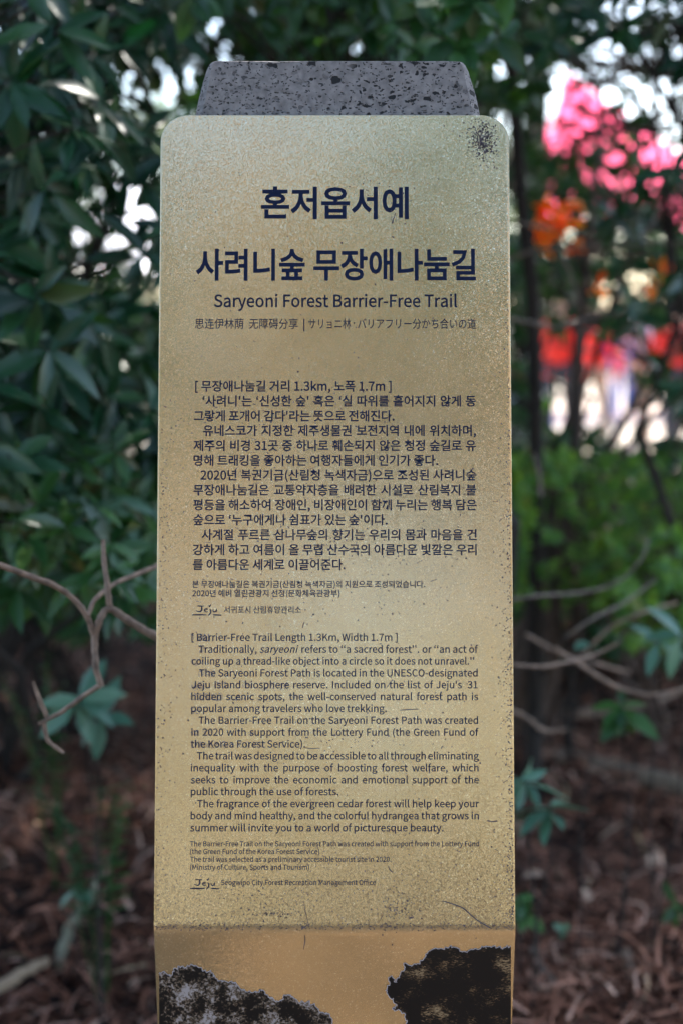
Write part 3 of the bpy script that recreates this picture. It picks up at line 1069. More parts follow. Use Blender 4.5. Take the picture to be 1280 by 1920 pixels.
def add_foliage(root, P, Rm, Lc, kind, mat, rng, wid=1.0, single=0):
    """the `single` leaves that show largest become parts, the rest one mesh"""
    n = len(P)
    sel = np.zeros(n, bool)
    if single:
        x, y, z = proj_np(P)
        size = FPX * Lc / z
        vis = (x > -30) & (x < 1310) & (y > -30) & (y < 1950) & ~((x > 320) & (x < 940) & (y > 240))
        score = np.where(vis, size, 0)
        order = np.argsort(-score)[:single]
        order = order[score[order] > 12]
        sel[order] = True
        key = (kind, wid, mat)
        if key not in LEAFDATA:
            V0, F0 = TPL[kind]
            me = fast_mesh('leaf', V0 * np.array([wid, 1, 1]), F0)
            me.materials.append(M[mat])
            LEAFDATA[key] = me
        me = LEAFDATA[key]
        inv = Matrix.Translation(-ROOTS[root.name])
        for i in order:
            o = bpy.data.objects.new('leaf', me)
            mw = Matrix.Identity(4)
            for a in range(3):
                for b_ in range(3):
                    mw[a][b_] = Rm[i, a, b_] * Lc[i]
                mw[a][3] = P[i, a]
            o.parent = root
            o.matrix_parent_inverse = inv
            o.matrix_basis = mw
            COL.objects.link(o)
    if (~sel).any():
        me = leaf_mesh('foliage', P[~sel], Rm[~sel], Lc[~sel], kind, rng, wid)
        tag(link('foliage', me, M[mat], root), kind='stuff')


def shrub(name, label, cat, base, boxes, kind, mat, l0, l1, nl=(6, 9), wid=1.0, single=0, seed=1, group=None, reject=None, bark='bark_dark', trunk_r=0.03, limbs=5, droop=0.35, twigs=True, face=(0, -0.6, 0.25)):
    """boxes: (px0, px1, py0, py1, Y0, Y1, n) volumes of branch tips seen through the lens, at real distances"""
    rng = np.random.default_rng(seed)
    random.seed(seed)
    root = empty(name, base)
    tag(root, label, cat, group)
    tips = []
    for (a, b_, c, d, Y0, Y1, n) in boxes:
        for _ in range(n):
            px, py, Y = rng.uniform(a, b_), rng.uniform(c, d), rng.uniform(Y0, Y1)
            if reject and rng.random() < reject(px, py): continue
            p = at(px, py, Y)
            if p.z < 0.08: continue
            tips.append(p)
    T = np.array([tuple(p) for p in tips])
    cen = T.mean(0)
    D = (T - cen); D /= np.linalg.norm(D, axis=1, keepdims=True) + 1e-9
    D = D * 0.6 + np.array(face) + rng.normal(0, 0.45, T.shape)
    D /= np.linalg.norm(D, axis=1, keepdims=True)
    # limbs
    g = Geo()
    pts_l = []
    b0 = Vector(base)
    for k in range(limbs):
        tgt = Vector(T[rng.integers(len(T))])
        tgt = tgt.lerp(Vector(cen), 0.25)
        path = wobble(b0 + Vector((rng.uniform(-.04, .04), rng.uniform(-.04, .04), -0.03)), tgt, 7, 0.05, 0.05)
        g.tube(path, [trunk_r * (1 - 0.8 * i / 7) for i in range(8)], 6)
        pts_l += path[2:]
    g.build('stem', M[bark], root)
    if twigs:
        g2 = Geo()
        PL = np.array([tuple(p) for p in pts_l])
        for t in T:
            d = np.linalg.norm(PL - t, axis=1)
            j = int(np.argmin(d + (PL[:, 2] > t[2]) * 0.3))
            path = wobble(PL[j], t, 4, 0.05, 0.03)
            r0 = min(trunk_r * 0.2, 0.006)
            g2.tube(path, [r0, r0 * .8, r0 * .6, r0 * .4, r0 * .25], 4, False)
        tag(g2.build('branches', M[bark], root), kind='stuff')
    P, Rm, Lc = rosettes(rng, T, D, nl, l0, l1, droop)
    add_foliage(root, P, Rm, Lc, kind, mat, rng, wid, single)
    return root


def tree(name, label, base, h, crown_r, crown_z0, n, lsize, mat, seed, group=None, tr=0.12, squash=1.0, bark='bark_dark', clumps=40, reject=None):
    """free-standing tree: tapered trunk, limbs, clumped crown"""
    rng = np.random.default_rng(seed)
    random.seed(seed)
    root = empty(name, base)
    tag(root, label, 'tree', group)
    b = Vector(base)
    g = Geo()
    top = b + Vector((rng.uniform(-.2, .2), rng.uniform(-.2, .2), h * 0.93))
    path = wobble(b - Vector((0, 0, 0.05)), top, 8, 0.012)
    g.tube(path, [tr * (1 - 0.85 * i / 8) for i in range(9)], 9)
    cc = []
    for k in range(clumps):
        z = crown_z0 + (h - crown_z0) * rng.uniform(0, 1) ** 0.9
        f = math.sin(math.pi * min(1, max(0.08, (z - crown_z0) / (h - crown_z0) * 0.85 + 0.12)))
        a = rng.uniform(0, 6.283); rr = crown_r * f * math.sqrt(rng.uniform(0.1, 1))
        p = b + Vector((rr * math.cos(a), rr * math.sin(a) * squash, z))
        cc.append(p)
        i = min(7, max(1, int((z * 0.85) / h * 8)))
        g.tube(wobble(path[i], p, 4, 0.06, 0.05), [tr * .22, tr * .17, tr * .12, tr * .07, tr * .03], 5)
    g.build('trunk', M[bark], root)
    C = np.array([tuple(p) for p in cc])
    idx = rng.integers(0, len(C), n)
    rad = crown_r * 0.30
    off = rng.normal(0, 1, (n, 3)); off /= np.linalg.norm(off, axis=1, keepdims=True)
    off *= (rng.uniform(0, 1, n) ** 0.45)[:, None] * rad * np.array([1, 1, 0.6])
    P = C[idx] + off
    P = P[P[:, 2] > 0.1]
    if reject is not None:
        x, y, z = proj_np(P)
        keep = rng.random(len(P)) > np.array([reject(a_, b_) for a_, b_ in zip(x, y)])
        P = P[keep]
    n = len(P)
    D = rng.normal(0, 1, (n, 3)); D[:, 2] -= 0.2
    D /= np.linalg.norm(D, axis=1, keepdims=True)
    up = rng.normal(0, 0.6, (n, 3)) + np.array([0, 0, 1.0])
    Z = up - D * (up * D).sum(1, keepdims=True); Z /= np.linalg.norm(Z, axis=1, keepdims=True) + 1e-9
    Rm = np.stack([np.cross(D, Z), D, Z], -1)
    me = leaf_mesh('crown', P, Rm, rng.uniform(lsize * 0.6, lsize * 1.3, n), 'tiny', rng, 1.3)
    tag(link('crown', me, M[mat], root), kind='stuff')
    return root


def gap(px, py):
    """openings in the leaf cover towards the bright clearing"""
    r = 0.0
    def el(cx, cy, a, b_, w, ang=0):
        dx, dy = px - cx, py - cy
        c, s = math.cos(R(ang)), math.sin(R(ang))
        q = ((dx * c + dy * s) / a) ** 2 + ((-dx * s + dy * c) / b_) ** 2
        return w * max(0.0, min(1.0, 1.6 - q))
    for g_ in ((1065, 195, 78, 72, 0.95, 30), (1200, 130, 80, 45, 0.85, 20), (1010, 70, 30, 15, .6, 0), (1235, 230, 60, 60, 0.9, 0), (1150, 335, 70, 26, 0.72, 10), (1045, 260, 50, 45, .95, 0), (1255, 300, 50, 30, .85, 0),
               (1270, 400, 40, 45, 0.9, 0), (1245, 440, 40, 20, .85, 0), (1085, 668, 105, 58, 1.0, 8), (1200, 665, 45, 50, 0.95, 0), (1265, 665, 25, 55, .98, 0), (1140, 765, 150, 50, 1.0, 0), (1035, 735, 45, 50, .8, 0), (1230, 790, 60, 40, .85, 0),
               (240, 420, 42, 34, 1.0, 0), (262, 350, 26, 16, 1, 0), (272, 525, 32, 42, 1.0, 20), (100, 410, 50, 18, .8, 0), (45, 520, 26, 24, .4, 0), (320, 195, 20, 16, .4, 0), (245, 180, 20, 16, .5, 0), (350, 60, 20, 16, .3, 30),
               (1050, 420, 60, 55, .9, 0), (40, 190, 30, 20, .6, 0)):
        r = max(r, el(*g_))
    return r


def gap_soft(px, py):
    return min(1.0, gap(px, py) * 1.05)


# near left evergreen: big glossy rosettes
shrub('evergreen_shrub', 'large dark glossy evergreen shrub filling the upper left beside the gold board', 'shrub', (-1.45, 4.7, 0), [(-260, 215, -120, 330, 2.45, 3.1, 70), (-260, 120, 330, 900, 2.4, 3.0, 60), (-260, 330, -150, 860, 2.9, 3.8, 230)],
      'lance', 'leaf_dark', 0.085, 0.135, (6, 9), 1.0, 290, 21, reject=lambda x, y: 1.0 * gap(x, y), trunk_r=0.035, limbs=7)
shrub('evergreen_shrub', 'young shrub with paler bluish leaf whorls at the left, level with the Korean paragraph', 'shrub', (-1.1, 4.4, 0), [(-200, 250, 880, 1000, 2.7, 3.2, 10), (-200, 130, 560, 700, 2.6, 3.1, 5)],
      'lance', 'leaf_pale', 0.07, 0.11, (6, 9), 0.9, 120, 33, trunk_r=0.012, limbs=3)
shrub('evergreen_shrub', 'lower dark green bush with drooping leaves behind the forked bare twig', 'shrub', (-1.15, 4.6, 0), [(-260, 300, 830, 1110, 2.5, 3.1, 70), (-260, 360, 860, 1130, 3.1, 3.7, 60)],
      'lance', 'leaf_mid', 0.07, 0.11, (6, 9), 1.0, 220, 22, trunk_r=0.02, limbs=5)
shrub('broadleaf_tree', 'leafy tree with rounded fresh green leaves directly above the stone post', 'tree', (0.35, 3.9, 0), [(300, 1000, -260, 85, 2.8, 3.7, 120), (760, 990, -120, 120, 2.5, 2.9, 22), (200, 1010, -260, 190, 3.6, 4.8, 330)],
      'round', 'leaf_mid', 0.06, 0.085, (4, 7), 0.95, 200, 23, reject=lambda x, y: 0.35 * gap(x, y), trunk_r=0.045, limbs=5)
shrub('evergreen_shrub', 'dark evergreen with gaps of sky at the upper right corner', 'shrub', (1.15, 4.1, 0), [(1000, 1500, -260, 90, 3.0, 4.2, 120), (1150, 1500, 40, 900, 3.2, 4.4, 110)],
      'lance', 'leaf_dark', 0.065, 0.1, (5, 8), 1.1, 220, 24, reject=lambda x, y: (1.0 if 600 < y < 830 else (0.84 if x > 1110 else 0.70)) * gap(x, y), trunk_r=0.018, limbs=6)
shrub('broadleaf_tree', 'thin small-leaved tree with a bare brown trunk right of the board', 'tree', (0.60, 4.6, 0), [(955, 1420, 30, 900, 4.6, 6.0, 620)],
      'round', 'leaf_mid', 0.045, 0.068, (5, 8), 1.0, 150, 25, reject=lambda x, y: (1.0 if 600 < y < 830 else (0.84 if x > 1110 else 0.70)) * gap(x, y), bark='bark', trunk_r=0.03, limbs=6)
shrub('low_bush', 'bright small-leaved green bush low on the right behind the tangled twigs', 'bush', (1.1, 4.8, 0), [(955, 1420, 850, 1130, 4.0, 5.4, 620), (1150, 1450, 1000, 1210, 3.6, 4.4, 160)],
      'round', 'leaf_yellow', 0.03, 0.048, (6, 9), 1.0, 200, 26, bark='bark', trunk_r=0.014, limbs=8)
shrub('low_bush', 'dark ground-hugging shrub behind the bright bush on the right', 'bush', (1.3, 6.0, 0), [(950, 1450, 1060, 1230, 5.2, 6.6, 260), (950, 1300, 820, 1100, 5.6, 6.6, 200)],
      'round', 'leaf_mid', 0.05, 0.08, (6, 9), 1.1, 0, 28, bark='bark_dark', trunk_r=0.012, limbs=6)
shrub('low_bush', 'shadowed green bush under the left evergreen, behind the board edge', 'bush', (-0.9, 4.8, 0), [(-150, 420, 560, 1180, 4.2, 5.6, 420)],
      'round', 'leaf_mid', 0.05, 0.08, (6, 9), 1.0, 100, 27, reject=lambda x, y: 0.97 * gap(x, y), trunk_r=0.02, limbs=6)

# trees further in, closing the view
random.seed(4)
specs = [(-3.1, 8.2, 6.5, 1.7, 0.5, 11000, 'leaf_dark', 'dense dark tree deep behind the left evergreen'),
         (-1.5, 7.2, 5.8, 1.3, 0.3, 9500, 'leaf_mid', 'green tree in the shade just left of the board, behind the shrubs'),
         (0.2, 7.6, 6.5, 1.4, 0.4, 9000, 'leaf_dark', 'dense tree whose crown closes the view behind the stone post'),
         (1.14, 8.6, 6.2, 1.2, 0.9, 2600, 'leaf_mid', 'thin tree seen through the gaps right of the board'),
         (3.3, 8.8, 6.4, 1.5, 0.4, 4200, 'leaf_dark', 'dark tree at the far right edge behind the evergreen'),
         (-3.3, 4.6, 5.6, 1.5, 0.3, 5200, 'leaf_dark', 'dark bushy tree just outside the picture on the left'),
         (-5.4, 6.6, 6.6, 1.8, 0.3, 5200, 'leaf_mid', 'bushy tree farther out on the left of the picture'),
         (-7.0, 10.5, 7.0, 2.2, 0.4, 4200, 'leaf_mid', 'tree by the clearing, far out on the left'),
         (4.6, 6.0, 6.0, 1.7, 0.4, 4600, 'leaf_dark', 'dark bushy tree just outside the picture on the right'),
         (6.8, 9.6, 7.0, 2.0, 0.4, 4200, 'leaf_mid', 'tree by the clearing, far out on the right')]
for i, (x, y, h, cr, z0, n, mt, lb) in enumerate(specs):
    tree('evergreen_tree', lb, (x, y, 0), h, cr, z0, n, 0.11, mt, 40 + i, 'evergreen trees behind the board', reject=gap_soft)

# canopy trees that shade the board (crowns mostly above the frame)
for i, (x, y, h, cr, z0, n) in enumerate(((-2.0, 5.6, 8.5, 2.2, 3.0, 5200), (0.3, 6.0, 9.0, 2.3, 2.2, 8600), (2.5, 6.0, 8.6, 2.1, 3.0, 2000), (3.1, 10.2, 10, 2.4, 4.5, 1600), (-0.6, 10.2, 10, 2.4, 4.3, 4200), (4.6, 9.6, 10, 2.4, 3.9, 4200), (-2.6, 1.6, 9.5, 2.6, 4.2, 6500), (2.8, 1.4, 9.5, 2.6, 4.2, 6500), (-3.4, -2.6, 9.5, 2.4, 4.6, 4500), (3.6, -2.8, 9.5, 2.4, 4.6, 4500))):  # those beside and behind the viewer are unseen, added to darken the leaves
    tree('canopy_tree', 'tall forest tree with a high crown, ' + ('left above the evergreen shrub', 'centred behind the stone post', 'right above the bright bush', 'farther back right of the post', 'farther back left of the post', 'farthest back on the right', 'unseen, added left of the board to darken the leaves', 'unseen, added right of the board to darken the leaves', 'unseen, added behind the viewer on the left to darken the leaves', 'unseen, added behind the viewer on the right to darken the leaves')[i],
         (x, y, 0), h, cr, z0, n, 0.19, 'leaf_mid', 60 + i, 'canopy trees shading the board', tr=0.10, reject=gap_soft)

# unseen trees behind the camera, added across the trail for their reflection in the plate
for i, (x, y, h, cr, z0) in enumerate(((-3.6, -9.0, 7.0, 2.3, 0.6), (-0.7, -9.5, 7.6, 2.4, 0.5), (2.3, -9.4, 6.6, 2.3, 0.6), (5.4, -10, 7.5, 2.4, 1.0), (-6.8, -10, 8.5, 2.6, 1.0), (0.8, -14, 9.5, 3.0, 0.8), (-3.2, -14, 10.5, 2.8, 1), (4.4, -15, 10, 3.0, 1), (-1.9, -6.6, 6.4, 1.0, 3.6), (1.0, -7.2, 7.6, 1.1, 4.3), (0.1, -12, 9.4, 1.6, 5.6))):
    tree('reflection_tree', 'unseen tree added across the trail for the plate reflection, ' + ('leaning left', 'low one in the middle', 'right of the middle', 'far right', 'far left', 'behind the middle', 'behind on the left', 'behind on the right', 'slim with a small high crown, on the left', 'slim with a small high crown, on the right', 'slim and tall in the middle')[i],
         (x, y, 0), h, cr, z0, 2300 if i < 8 else 900, 0.26, 'leaf_reflection' if i < 8 else 'leaf_mid', 80 + i, 'trees added for the plate reflection', tr=0.16)  # slim ones added to break the reflection into darker blotches

# distant tree line beyond the clearing
for i, (x, y, h, cr) in enumerate(((-22, 52, 8.5, 4.2), (-14, 50, 8.0, 4.4), (-7, 54, 8.8, 4.5), (0, 52, 8.4, 4.5), (7, 54, 7.4, 4.2), (13.5, 50, 6.6, 4.0), (20, 54, 7.2, 4.3))):
    tree('distant_tree', 'hazy tree beyond the clearing, ' + ('leftmost', 'second from the left', 'third from the left', 'hidden behind the board', 'just right of the board', 'second from the right', 'rightmost')[i],
         (x, y, 0), h, cr, 0.8, 2600, 0.55, 'leaf_far', 100 + i, 'trees beyond the clearing', tr=0.25)

# orange autumn sapling seen through the right gap
sh = shrub('orange_sapling', 'small sapling with orange autumn leaves showing through the gap on the right', 'sapling', (0.75, 4.45, 0), [(1005, 1085, 370, 470, 4.2, 4.5, 34), (1215, 1255, 490, 550, 4.2, 4.5, 6), (1100, 1150, 515, 560, 4.2, 4.5, 3)],
           'round', 'leaf_orange', 0.028, 0.045, (3, 5), 1.2, 60, 29, bark='bark_dark', trunk_r=0.010, limbs=3)

# slim trunk right of the board
g = Geo(); a = at(1004, 1150, 4.2); b_ = at(968, -60, 4.2)
a.z = 0
pth = wobble(a, b_, 8, 0.008)
root = empty('slim_tree', (a.x, a.y, 0)); tag(root, 'slim brown tree trunk standing just right of the board', 'tree')
g.tube(pth, [0.026, 0.025, 0.024, 0.023, 0.022, 0.021, 0.02, 0.018, 0.016], 8)
g.build('trunk', M['bark_dark'], root)
rng = np.random.default_rng(31)
T = np.array([tuple(at(rng.uniform(900, 1060), rng.uniform(-120, 60), rng.uniform(4, 4.4))) for _ in range(26)])
D = rng.normal(0, 1, T.shape); D /= np.linalg.norm(D, axis=1, keepdims=True)
P, Rm, Lc = rosettes(rng, T, D, (5, 7), 0.07, 0.10)
g = Geo()
for t in T:
    g.tube(wobble(pth[7], t, 3, 0.05), [0.006, 0.005, 0.004, 0.002], 4)
tag(g.build('branches', M['bark'], root), kind='stuff')
add_foliage(root, P, Rm, Lc, 'lance', 'leaf_mid', rng, 1.0, 0)


# ---------------------------------------------------------------- bare branches
def branch(name, label, strokes, mat, cat='branch', group=None, k=1.0):
    """strokes: list of (points (px, py, Y), radii in photo px)"""
    P_ = [at(*p) for p in strokes[0][0]]
    root = empty(name, P_[0])
    tag(root, label, cat, group)
    for pts, rad in strokes:
        W = [at(*p) for p in pts]
        # smooth resample
        Q, Rr = [], []
        for i in range(len(W) - 1):
            p0 = W[max(i - 1, 0)]; p1 = W[i]; p2 = W[i + 1]; p3 = W[min(i + 2, len(W) - 1)]
            for t in (0, 0.2, 0.4, 0.6, 0.8):
                q = 0.5 * (2 * p1 + (p2 - p0) * t + (2 * p0 - 5 * p1 + 4 * p2 - p3) * t * t + (3 * p1 - p0 - 3 * p2 + p3) * t ** 3)
                r = (rad[i] * (1 - t) + rad[i + 1] * t) * k
                jit = 0.12 * r / FPX * p1.y
                Q.append(q + Vector((random.uniform(-1, 1), random.uniform(-1, 1), random.uniform(-1, 1))) * jit)
                Rr.append(r * random.uniform(0.92, 1.1) / FPX * p1.y)
        Q.append(W[-1]); Rr.append(rad[-1] * k / FPX * W[-1].y)
        Geo().tube(Q, Rr, 8).build('twig', M[mat], root)
    return root


random.seed(9)
branch('bare_branch', 'pale forked bare branch in front of the left foliage, touching the board edge', [
    ([(330, 1212, 1.98), (292, 1193, 1.97), (248, 1168, 1.96), (206, 1142, 1.95), (186, 1165, 1.94), (178, 1200, 1.94), (180, 1250, 1.93), (190, 1287, 1.93)], [8.5, 8, 7.5, 7, 7, 7, 6.5, 6]),
    ([(206, 1142, 1.95), (202, 1105, 1.95), (196, 1060, 1.96), (193, 1012, 1.97)], [7, 5.5, 5, 4]),
    ([(176, 1192, 1.94), (160, 1150, 1.93), (120, 1108, 1.92), (60, 1082, 1.9), (-10, 1056, 1.88), (-60, 1040, 1.86)], [6, 5.5, 5.5, 6, 6, 6]),
    ([(165, 1155, 1.93), (178, 1125, 1.95), (215, 1095, 1.99), (262, 1075, 2.03), (330, 1045, 2.08)], [4.5, 4.5, 4.5, 5, 5]),
    ([(186, 1286, 1.93), (150, 1310, 1.93), (110, 1338, 1.92), (72, 1358, 1.92)], [5.5, 5, 4.5, 3]),
    ([(90, 1348, 1.92), (72, 1305, 1.92), (62, 1278, 1.92)], [4.5, 4, 2.5]),
    ([(82, 1350, 1.92), (88, 1385, 1.92), (105, 1402, 1.92), (120, 1412, 1.92)], [4.5, 4.2, 4, 2.5])], 'twig')

tw = [('long thin bare twig running level to the right, just below the bright bush', [([(940, 1128, 3.0), (1000, 1118, 3.0), (1080, 1112, 3.05), (1150, 1095, 3.1), (1200, 1050, 3.1), (1215, 1010, 3.2)], [6, 6, 5.5, 5, 4.5, 3]), ([(1060, 1195, 3.0), (1110, 1160, 3.0), (1170, 1130, 3.1), (1230, 1085, 3.2)], [4, 5, 5, 3])], 'twig_grey'),
      ('pale bare twig with a raised tip at the right of the board', [([(940, 1245, 2.7), (1010, 1250, 2.7), (1070, 1240, 2.75), (1120, 1225, 2.8), (1160, 1205, 2.8)], [5, 6, 6, 5, 4]), ([(1040, 1215, 2.9), (1100, 1255, 2.9), (1160, 1290, 2.9), (1220, 1303, 2.9), (1290, 1290, 2.9)], [6, 6.5, 6.5, 6, 6])], 'twig'),
      ('short broken twig sticking out low beside the board', [([(945, 1325, 3.2), (985, 1345, 3.2), (1020, 1370, 3.2), (1062, 1368, 3.2)], [6, 7, 7, 5])], 'twig'),
      ('thin vertical bare twig between the bush leaves at the right', [([(990, 930, 3.4), (995, 800, 3.4), (1000, 850, 3.4), (1010, 890, 3.4), (1012, 930, 3.4)][2:], [5, 6, 6])], 'twig_grey'),
      ('dark crossing twig in the leaves at mid height right of the board', [([(940, 412, 3.8), (985, 420, 3.8), (1040, 430, 3.9)], [6, 6, 4]), ([(945, 488, 3.9), (1000, 470, 3.9), (1080, 462, 3.9), (1160, 458, 4), (1290, 455, 4)], [9, 7, 6, 6, 6]), ([(1050, 475, 3.9), (1072, 520, 3.9), (1083, 575, 3.9)], [6, 6, 5])], 'twig_grey'),
      ('curved pale twig at the right edge above the red jackets', [([(1200, 445, 3.6), (1222, 420, 3.6), (1235, 380, 3.6)], [7, 6, 5])], 'twig_grey'),
      ('level bare twig above the red jackets', [([(940, 595, 3.5), (1000, 606, 3.5), (1050, 612, 3.6), (1120, 590, 3.7), (1200, 585, 3.7)], [7, 7, 5, 4, 3])], 'twig_grey'),
      ('arching thin twig at the lower right of the bush', [([(1090, 1230, 3.2), (1140, 1180, 3.2), (1200, 1150, 3.2), (1270, 1130, 3.3)], [5, 5, 5, 4]), ([(985, 1190, 3.3), (1060, 1230, 3.3), (1120, 1245, 3.3), (1180, 1262, 3.4)], [5, 6, 6, 5])], 'twig')]
for lb, st, mt in tw:
    branch('bare_twig', lb, st, mt, 'twig', 'bare twigs right of the board', 0.6)

# fallen wood on the ground
def ground_pt(px, py, dz=0.0):
    d = ray(px, py)
    t = (0.0 + dz - CAMP.z) / d.z
    p = CAMP + d * t
    return p


def log(name, label, pts, rad, mat, cat='log', cut=False):
    W = [ground_pt(px, py, dz) for px, py, dz in pts]
    root = empty(name, W[0]); tag(root, label, cat)
    Q, Rr = [], []
    for i in range(len(W) - 1):
        for t in (0, .25, .5, .75):
            Q.append(W[i].lerp(W[i + 1], t) + Vector((random.uniform(-1, 1), random.uniform(-1, 1), random.uniform(-1, 1))) * 0.004)
            Rr.append((rad[i] * (1 - t) + rad[i + 1] * t) * random.uniform(0.9, 1.08))
    Q.append(W[-1]); Rr.append(rad[-1])
    Geo().tube(Q, Rr, 10).build('bark', M[mat], root)
    if cut:
        a_ = (Q[0] - Q[1]).normalized()
        Geo().tube([Q[0] - a_ * 0.002, Q[0] + a_ * 0.003], [Rr[0] * 0.85, Rr[0] * 0.85], 12).build('cut_face', M['cutwood'], root)
    return root


log('fallen_log', 'long pale fallen log lying across the litter right of the board', [(930, 1400, 0.05), (1050, 1420, 0.06), (1180, 1450, 0.05), (1340, 1490, 0.05)], [0.030, 0.034, 0.032, 0.03], 'deadwood', 'log', True)
log('fallen_log', 'short cut log with pale split side at the lower left corner', [(92, 1800, 0.05), (45, 1825, 0.05), (-60, 1880, 0.05)], [0.010, 0.013, 0.015], 'cutwood', 'log', True)
log('fallen_stick', 'mossy curved stick standing up from the litter at the lower left', [(190, 1640, 0.16), (165, 1690, 0.12), (130, 1740, 0.08), (112, 1812, 0.03)], [0.008, 0.011, 0.013, 0.014], 'mosswood', 'stick')
log('fallen_stick', 'pale straight stick poking up at the lower right corner', [(1170, 1780, 0.14), (1185, 1840, 0.08), (1206, 1930, 0.02)], [0.009, 0.012, 0.014], 'twig', 'stick')
log('fallen_stick', 'thin stick leaning at the bottom right edge', [(1290, 1790, 0.08), (1250, 1840, 0.05), (1205, 1900, 0.03)], [0.008, 0.009, 0.008], 'twig_grey', 'stick')
log('fallen_stick', 'thin tan stick lying among the litter left of the board', [(15, 1580, 0.03), (60, 1560, 0.05), (130, 1555, 0.03)], [0.006, 0.008, 0.006], 'deadwood', 'stick')
log('fallen_stick', 'short slanting stick close to the left board edge', [(215, 1440, 0.05), (250, 1475, 0.06), (285, 1520, 0.04)], [0.007, 0.009, 0.007], 'deadwood', 'stick')
log('fallen_stick', 'greyish stick on the litter just behind the left board edge', [(225, 1585, 0.05), (300, 1560, 0.05)], [0.010, 0.009], 'mosswood', 'stick')
log('fallen_stick', 'grey stick half buried by the lower right board edge', [(1000, 1780, 0.05), (1040, 1850, 0.05), (1065, 1925, 0.03)], [0.007, 0.008, 0.007], 'twig_grey', 'stick')
log('fallen_branch', 'dead branch curving over the dark litter behind the right twigs', [(950, 1320, 0.1), (1080, 1340, 0.16), (1190, 1330, 0.12), (1290, 1290, 0.15)], [0.012, 0.014, 0.012, 0.01], 'twig', 'branch')


# ---------------------------------------------------------------- seedlings, fern
def seedling(label, base_px, tips, l, mat, kind='lance', wid=1.2, seed=1, nl=(6, 8), lean=(0, -0.3, 0.4), Y=None, zoff=0.0):
    rng = np.random.default_rng(seed)
    T = np.array([tuple(at(px, py, Yk)) for px, py, Yk in tips])
    base = Vector((T[:, 0].mean(), T[:, 1].mean() + 0.05, 0))
    base.z = GH(base.x, base.y)
    root = empty('seedling', base); tag(root, label, 'seedling')
    g = Geo()
    for t in T:
        g.tube(wobble(base, t, 4, 0.03), [0.0026, 0.0024, 0.002, 0.0018, 0.0014], 5)
    g.build('stem', M['bark_dark'], root)
    D = rng.normal(0, 0.25, T.shape) + np.array(lean); D /= np.linalg.norm(D, axis=1, keepdims=True)
    P, Rm, Lc = rosettes(rng, T, D, nl, l * 0.8, l * 1.15, 0.5, 55, 95)
    add_foliage(root, P, Rm, Lc, kind, mat, rng, wid, 60)
    return root


seedling('bluish green seedling with drooping pointed leaves below the forked twig', None, [(150, 1310, 2.8), (185, 1340, 2.85)], 0.105, 'leaf_pale', seed=3, nl=(6, 7))
seedling('small pale leaf sprout on the litter at the lower left', None, [(137, 1662, 3.0)], 0.05, 'leaf_pale', 'round', 1.2, 4, (3, 4))
seedling('dark bluish seedling with hanging leaves at the right under the twigs', None, [(1165, 1325, 2.9), (1190, 1350, 2.95)], 0.085, 'leaf_mid', seed=5)
seedling('pale green seedling with spreading leaves at the right board edge', None, [(985, 1470, 2.7), (1030, 1505, 2.7)], 0.085, 'leaf_pale', seed=6, nl=(6, 8))
seedling('little green sprout by the right board edge near the bottom', None, [(972, 1690, 2.9), (985, 1720, 2.9)], 0.05, 'leaf_mid', 'round', 1.2, 7, (4, 5))
seedling('tiny pale sprout alone on the litter at the lower right', None, [(1055, 1745, 2.9)], 0.035, 'leaf_pale', 'round', 1.2, 8, (2, 3))
seedling('green sprout at the right picture edge above the stick', None, [(1268, 1700, 3.0)], 0.06, 'leaf_mid', 'lance', 1.2, 9, (4, 6))
seedling('pale leaves hanging at the right picture edge above the level twigs', None, [(1275, 1190, 2.9), (1235, 1200, 3.0)], 0.09, 'leaf_pale', 'lance', 1.1, 10, (4, 5))
seedling('small grey leaf pair among the right twigs', None, [(1105, 1205, 3.0)], 0.035, 'leaf_pale', 'round', 1.3, 12, (2, 3))


def fern(label, px, py, Y, n, size, seed):
    rng = np.random.default_rng(seed)
    c = at(px, py, Y)
    base = Vector((c.x + 0.03, c.y + 0.05, 0)); base.z = GH(base.x, base.y)
    root = empty('fern', base); tag(root, label, 'fern')
    for k in range(n):
        g = Geo()
        a = rng.uniform(-1.2, 1.2) + (math.pi if k % 2 else 0)
        tip = c + Vector((math.cos(a) * size * 0.8, rng.uniform(-.5, .2) * size, math.sin(a) * 0.3 * size - 0.02))
        path = wobble(base, tip, 9, 0.02, 0.25)
        g.tube(path, [0.002] * 10, 4)
        V0, F0 = TPL['lance']
        for i in range(3, 10):
            p = path[i]; t = (path[min(i + 1, 9)] - path[i - 1]).normalized()
            for h in (0, .5):
                q = p + t * h * (path[2] - path[1]).length
                for sg in (-1, 1):
                    s_ = t.cross(Vector((0, 0, 1))).normalized() * sg
                    d = (s_ + t * 0.5 + Vector((0, 0, -0.25))).normalized()
                    L_ = size * 0.34 * (1 - (i - 3) / 8)
                    zz = Vector((0, 0, 1)); zz = (zz - d * zz.dot(d)).normalized(); xx = d.cross(zz)
                    b0 = len(g.v)
                    for v in V0:
                        g.v.append(q + (xx * v[0] * 1.1 + d * v[1] + zz * v[2]) * L_)
                    g.f += [tuple(int(b0 + j) for j in f) for f in F0]
        g.build('frond', M['leaf_mid' if seed % 2 else 'leaf_pale'], root, smooth=False)


fern('small feathery green fern on the litter left of the board', 150, 1480, 2.9, 7, 0.13, 51)
fern('tiny fern half hidden behind the left board edge at mid height', 60, 1255, 3.3, 5, 0.12, 53)


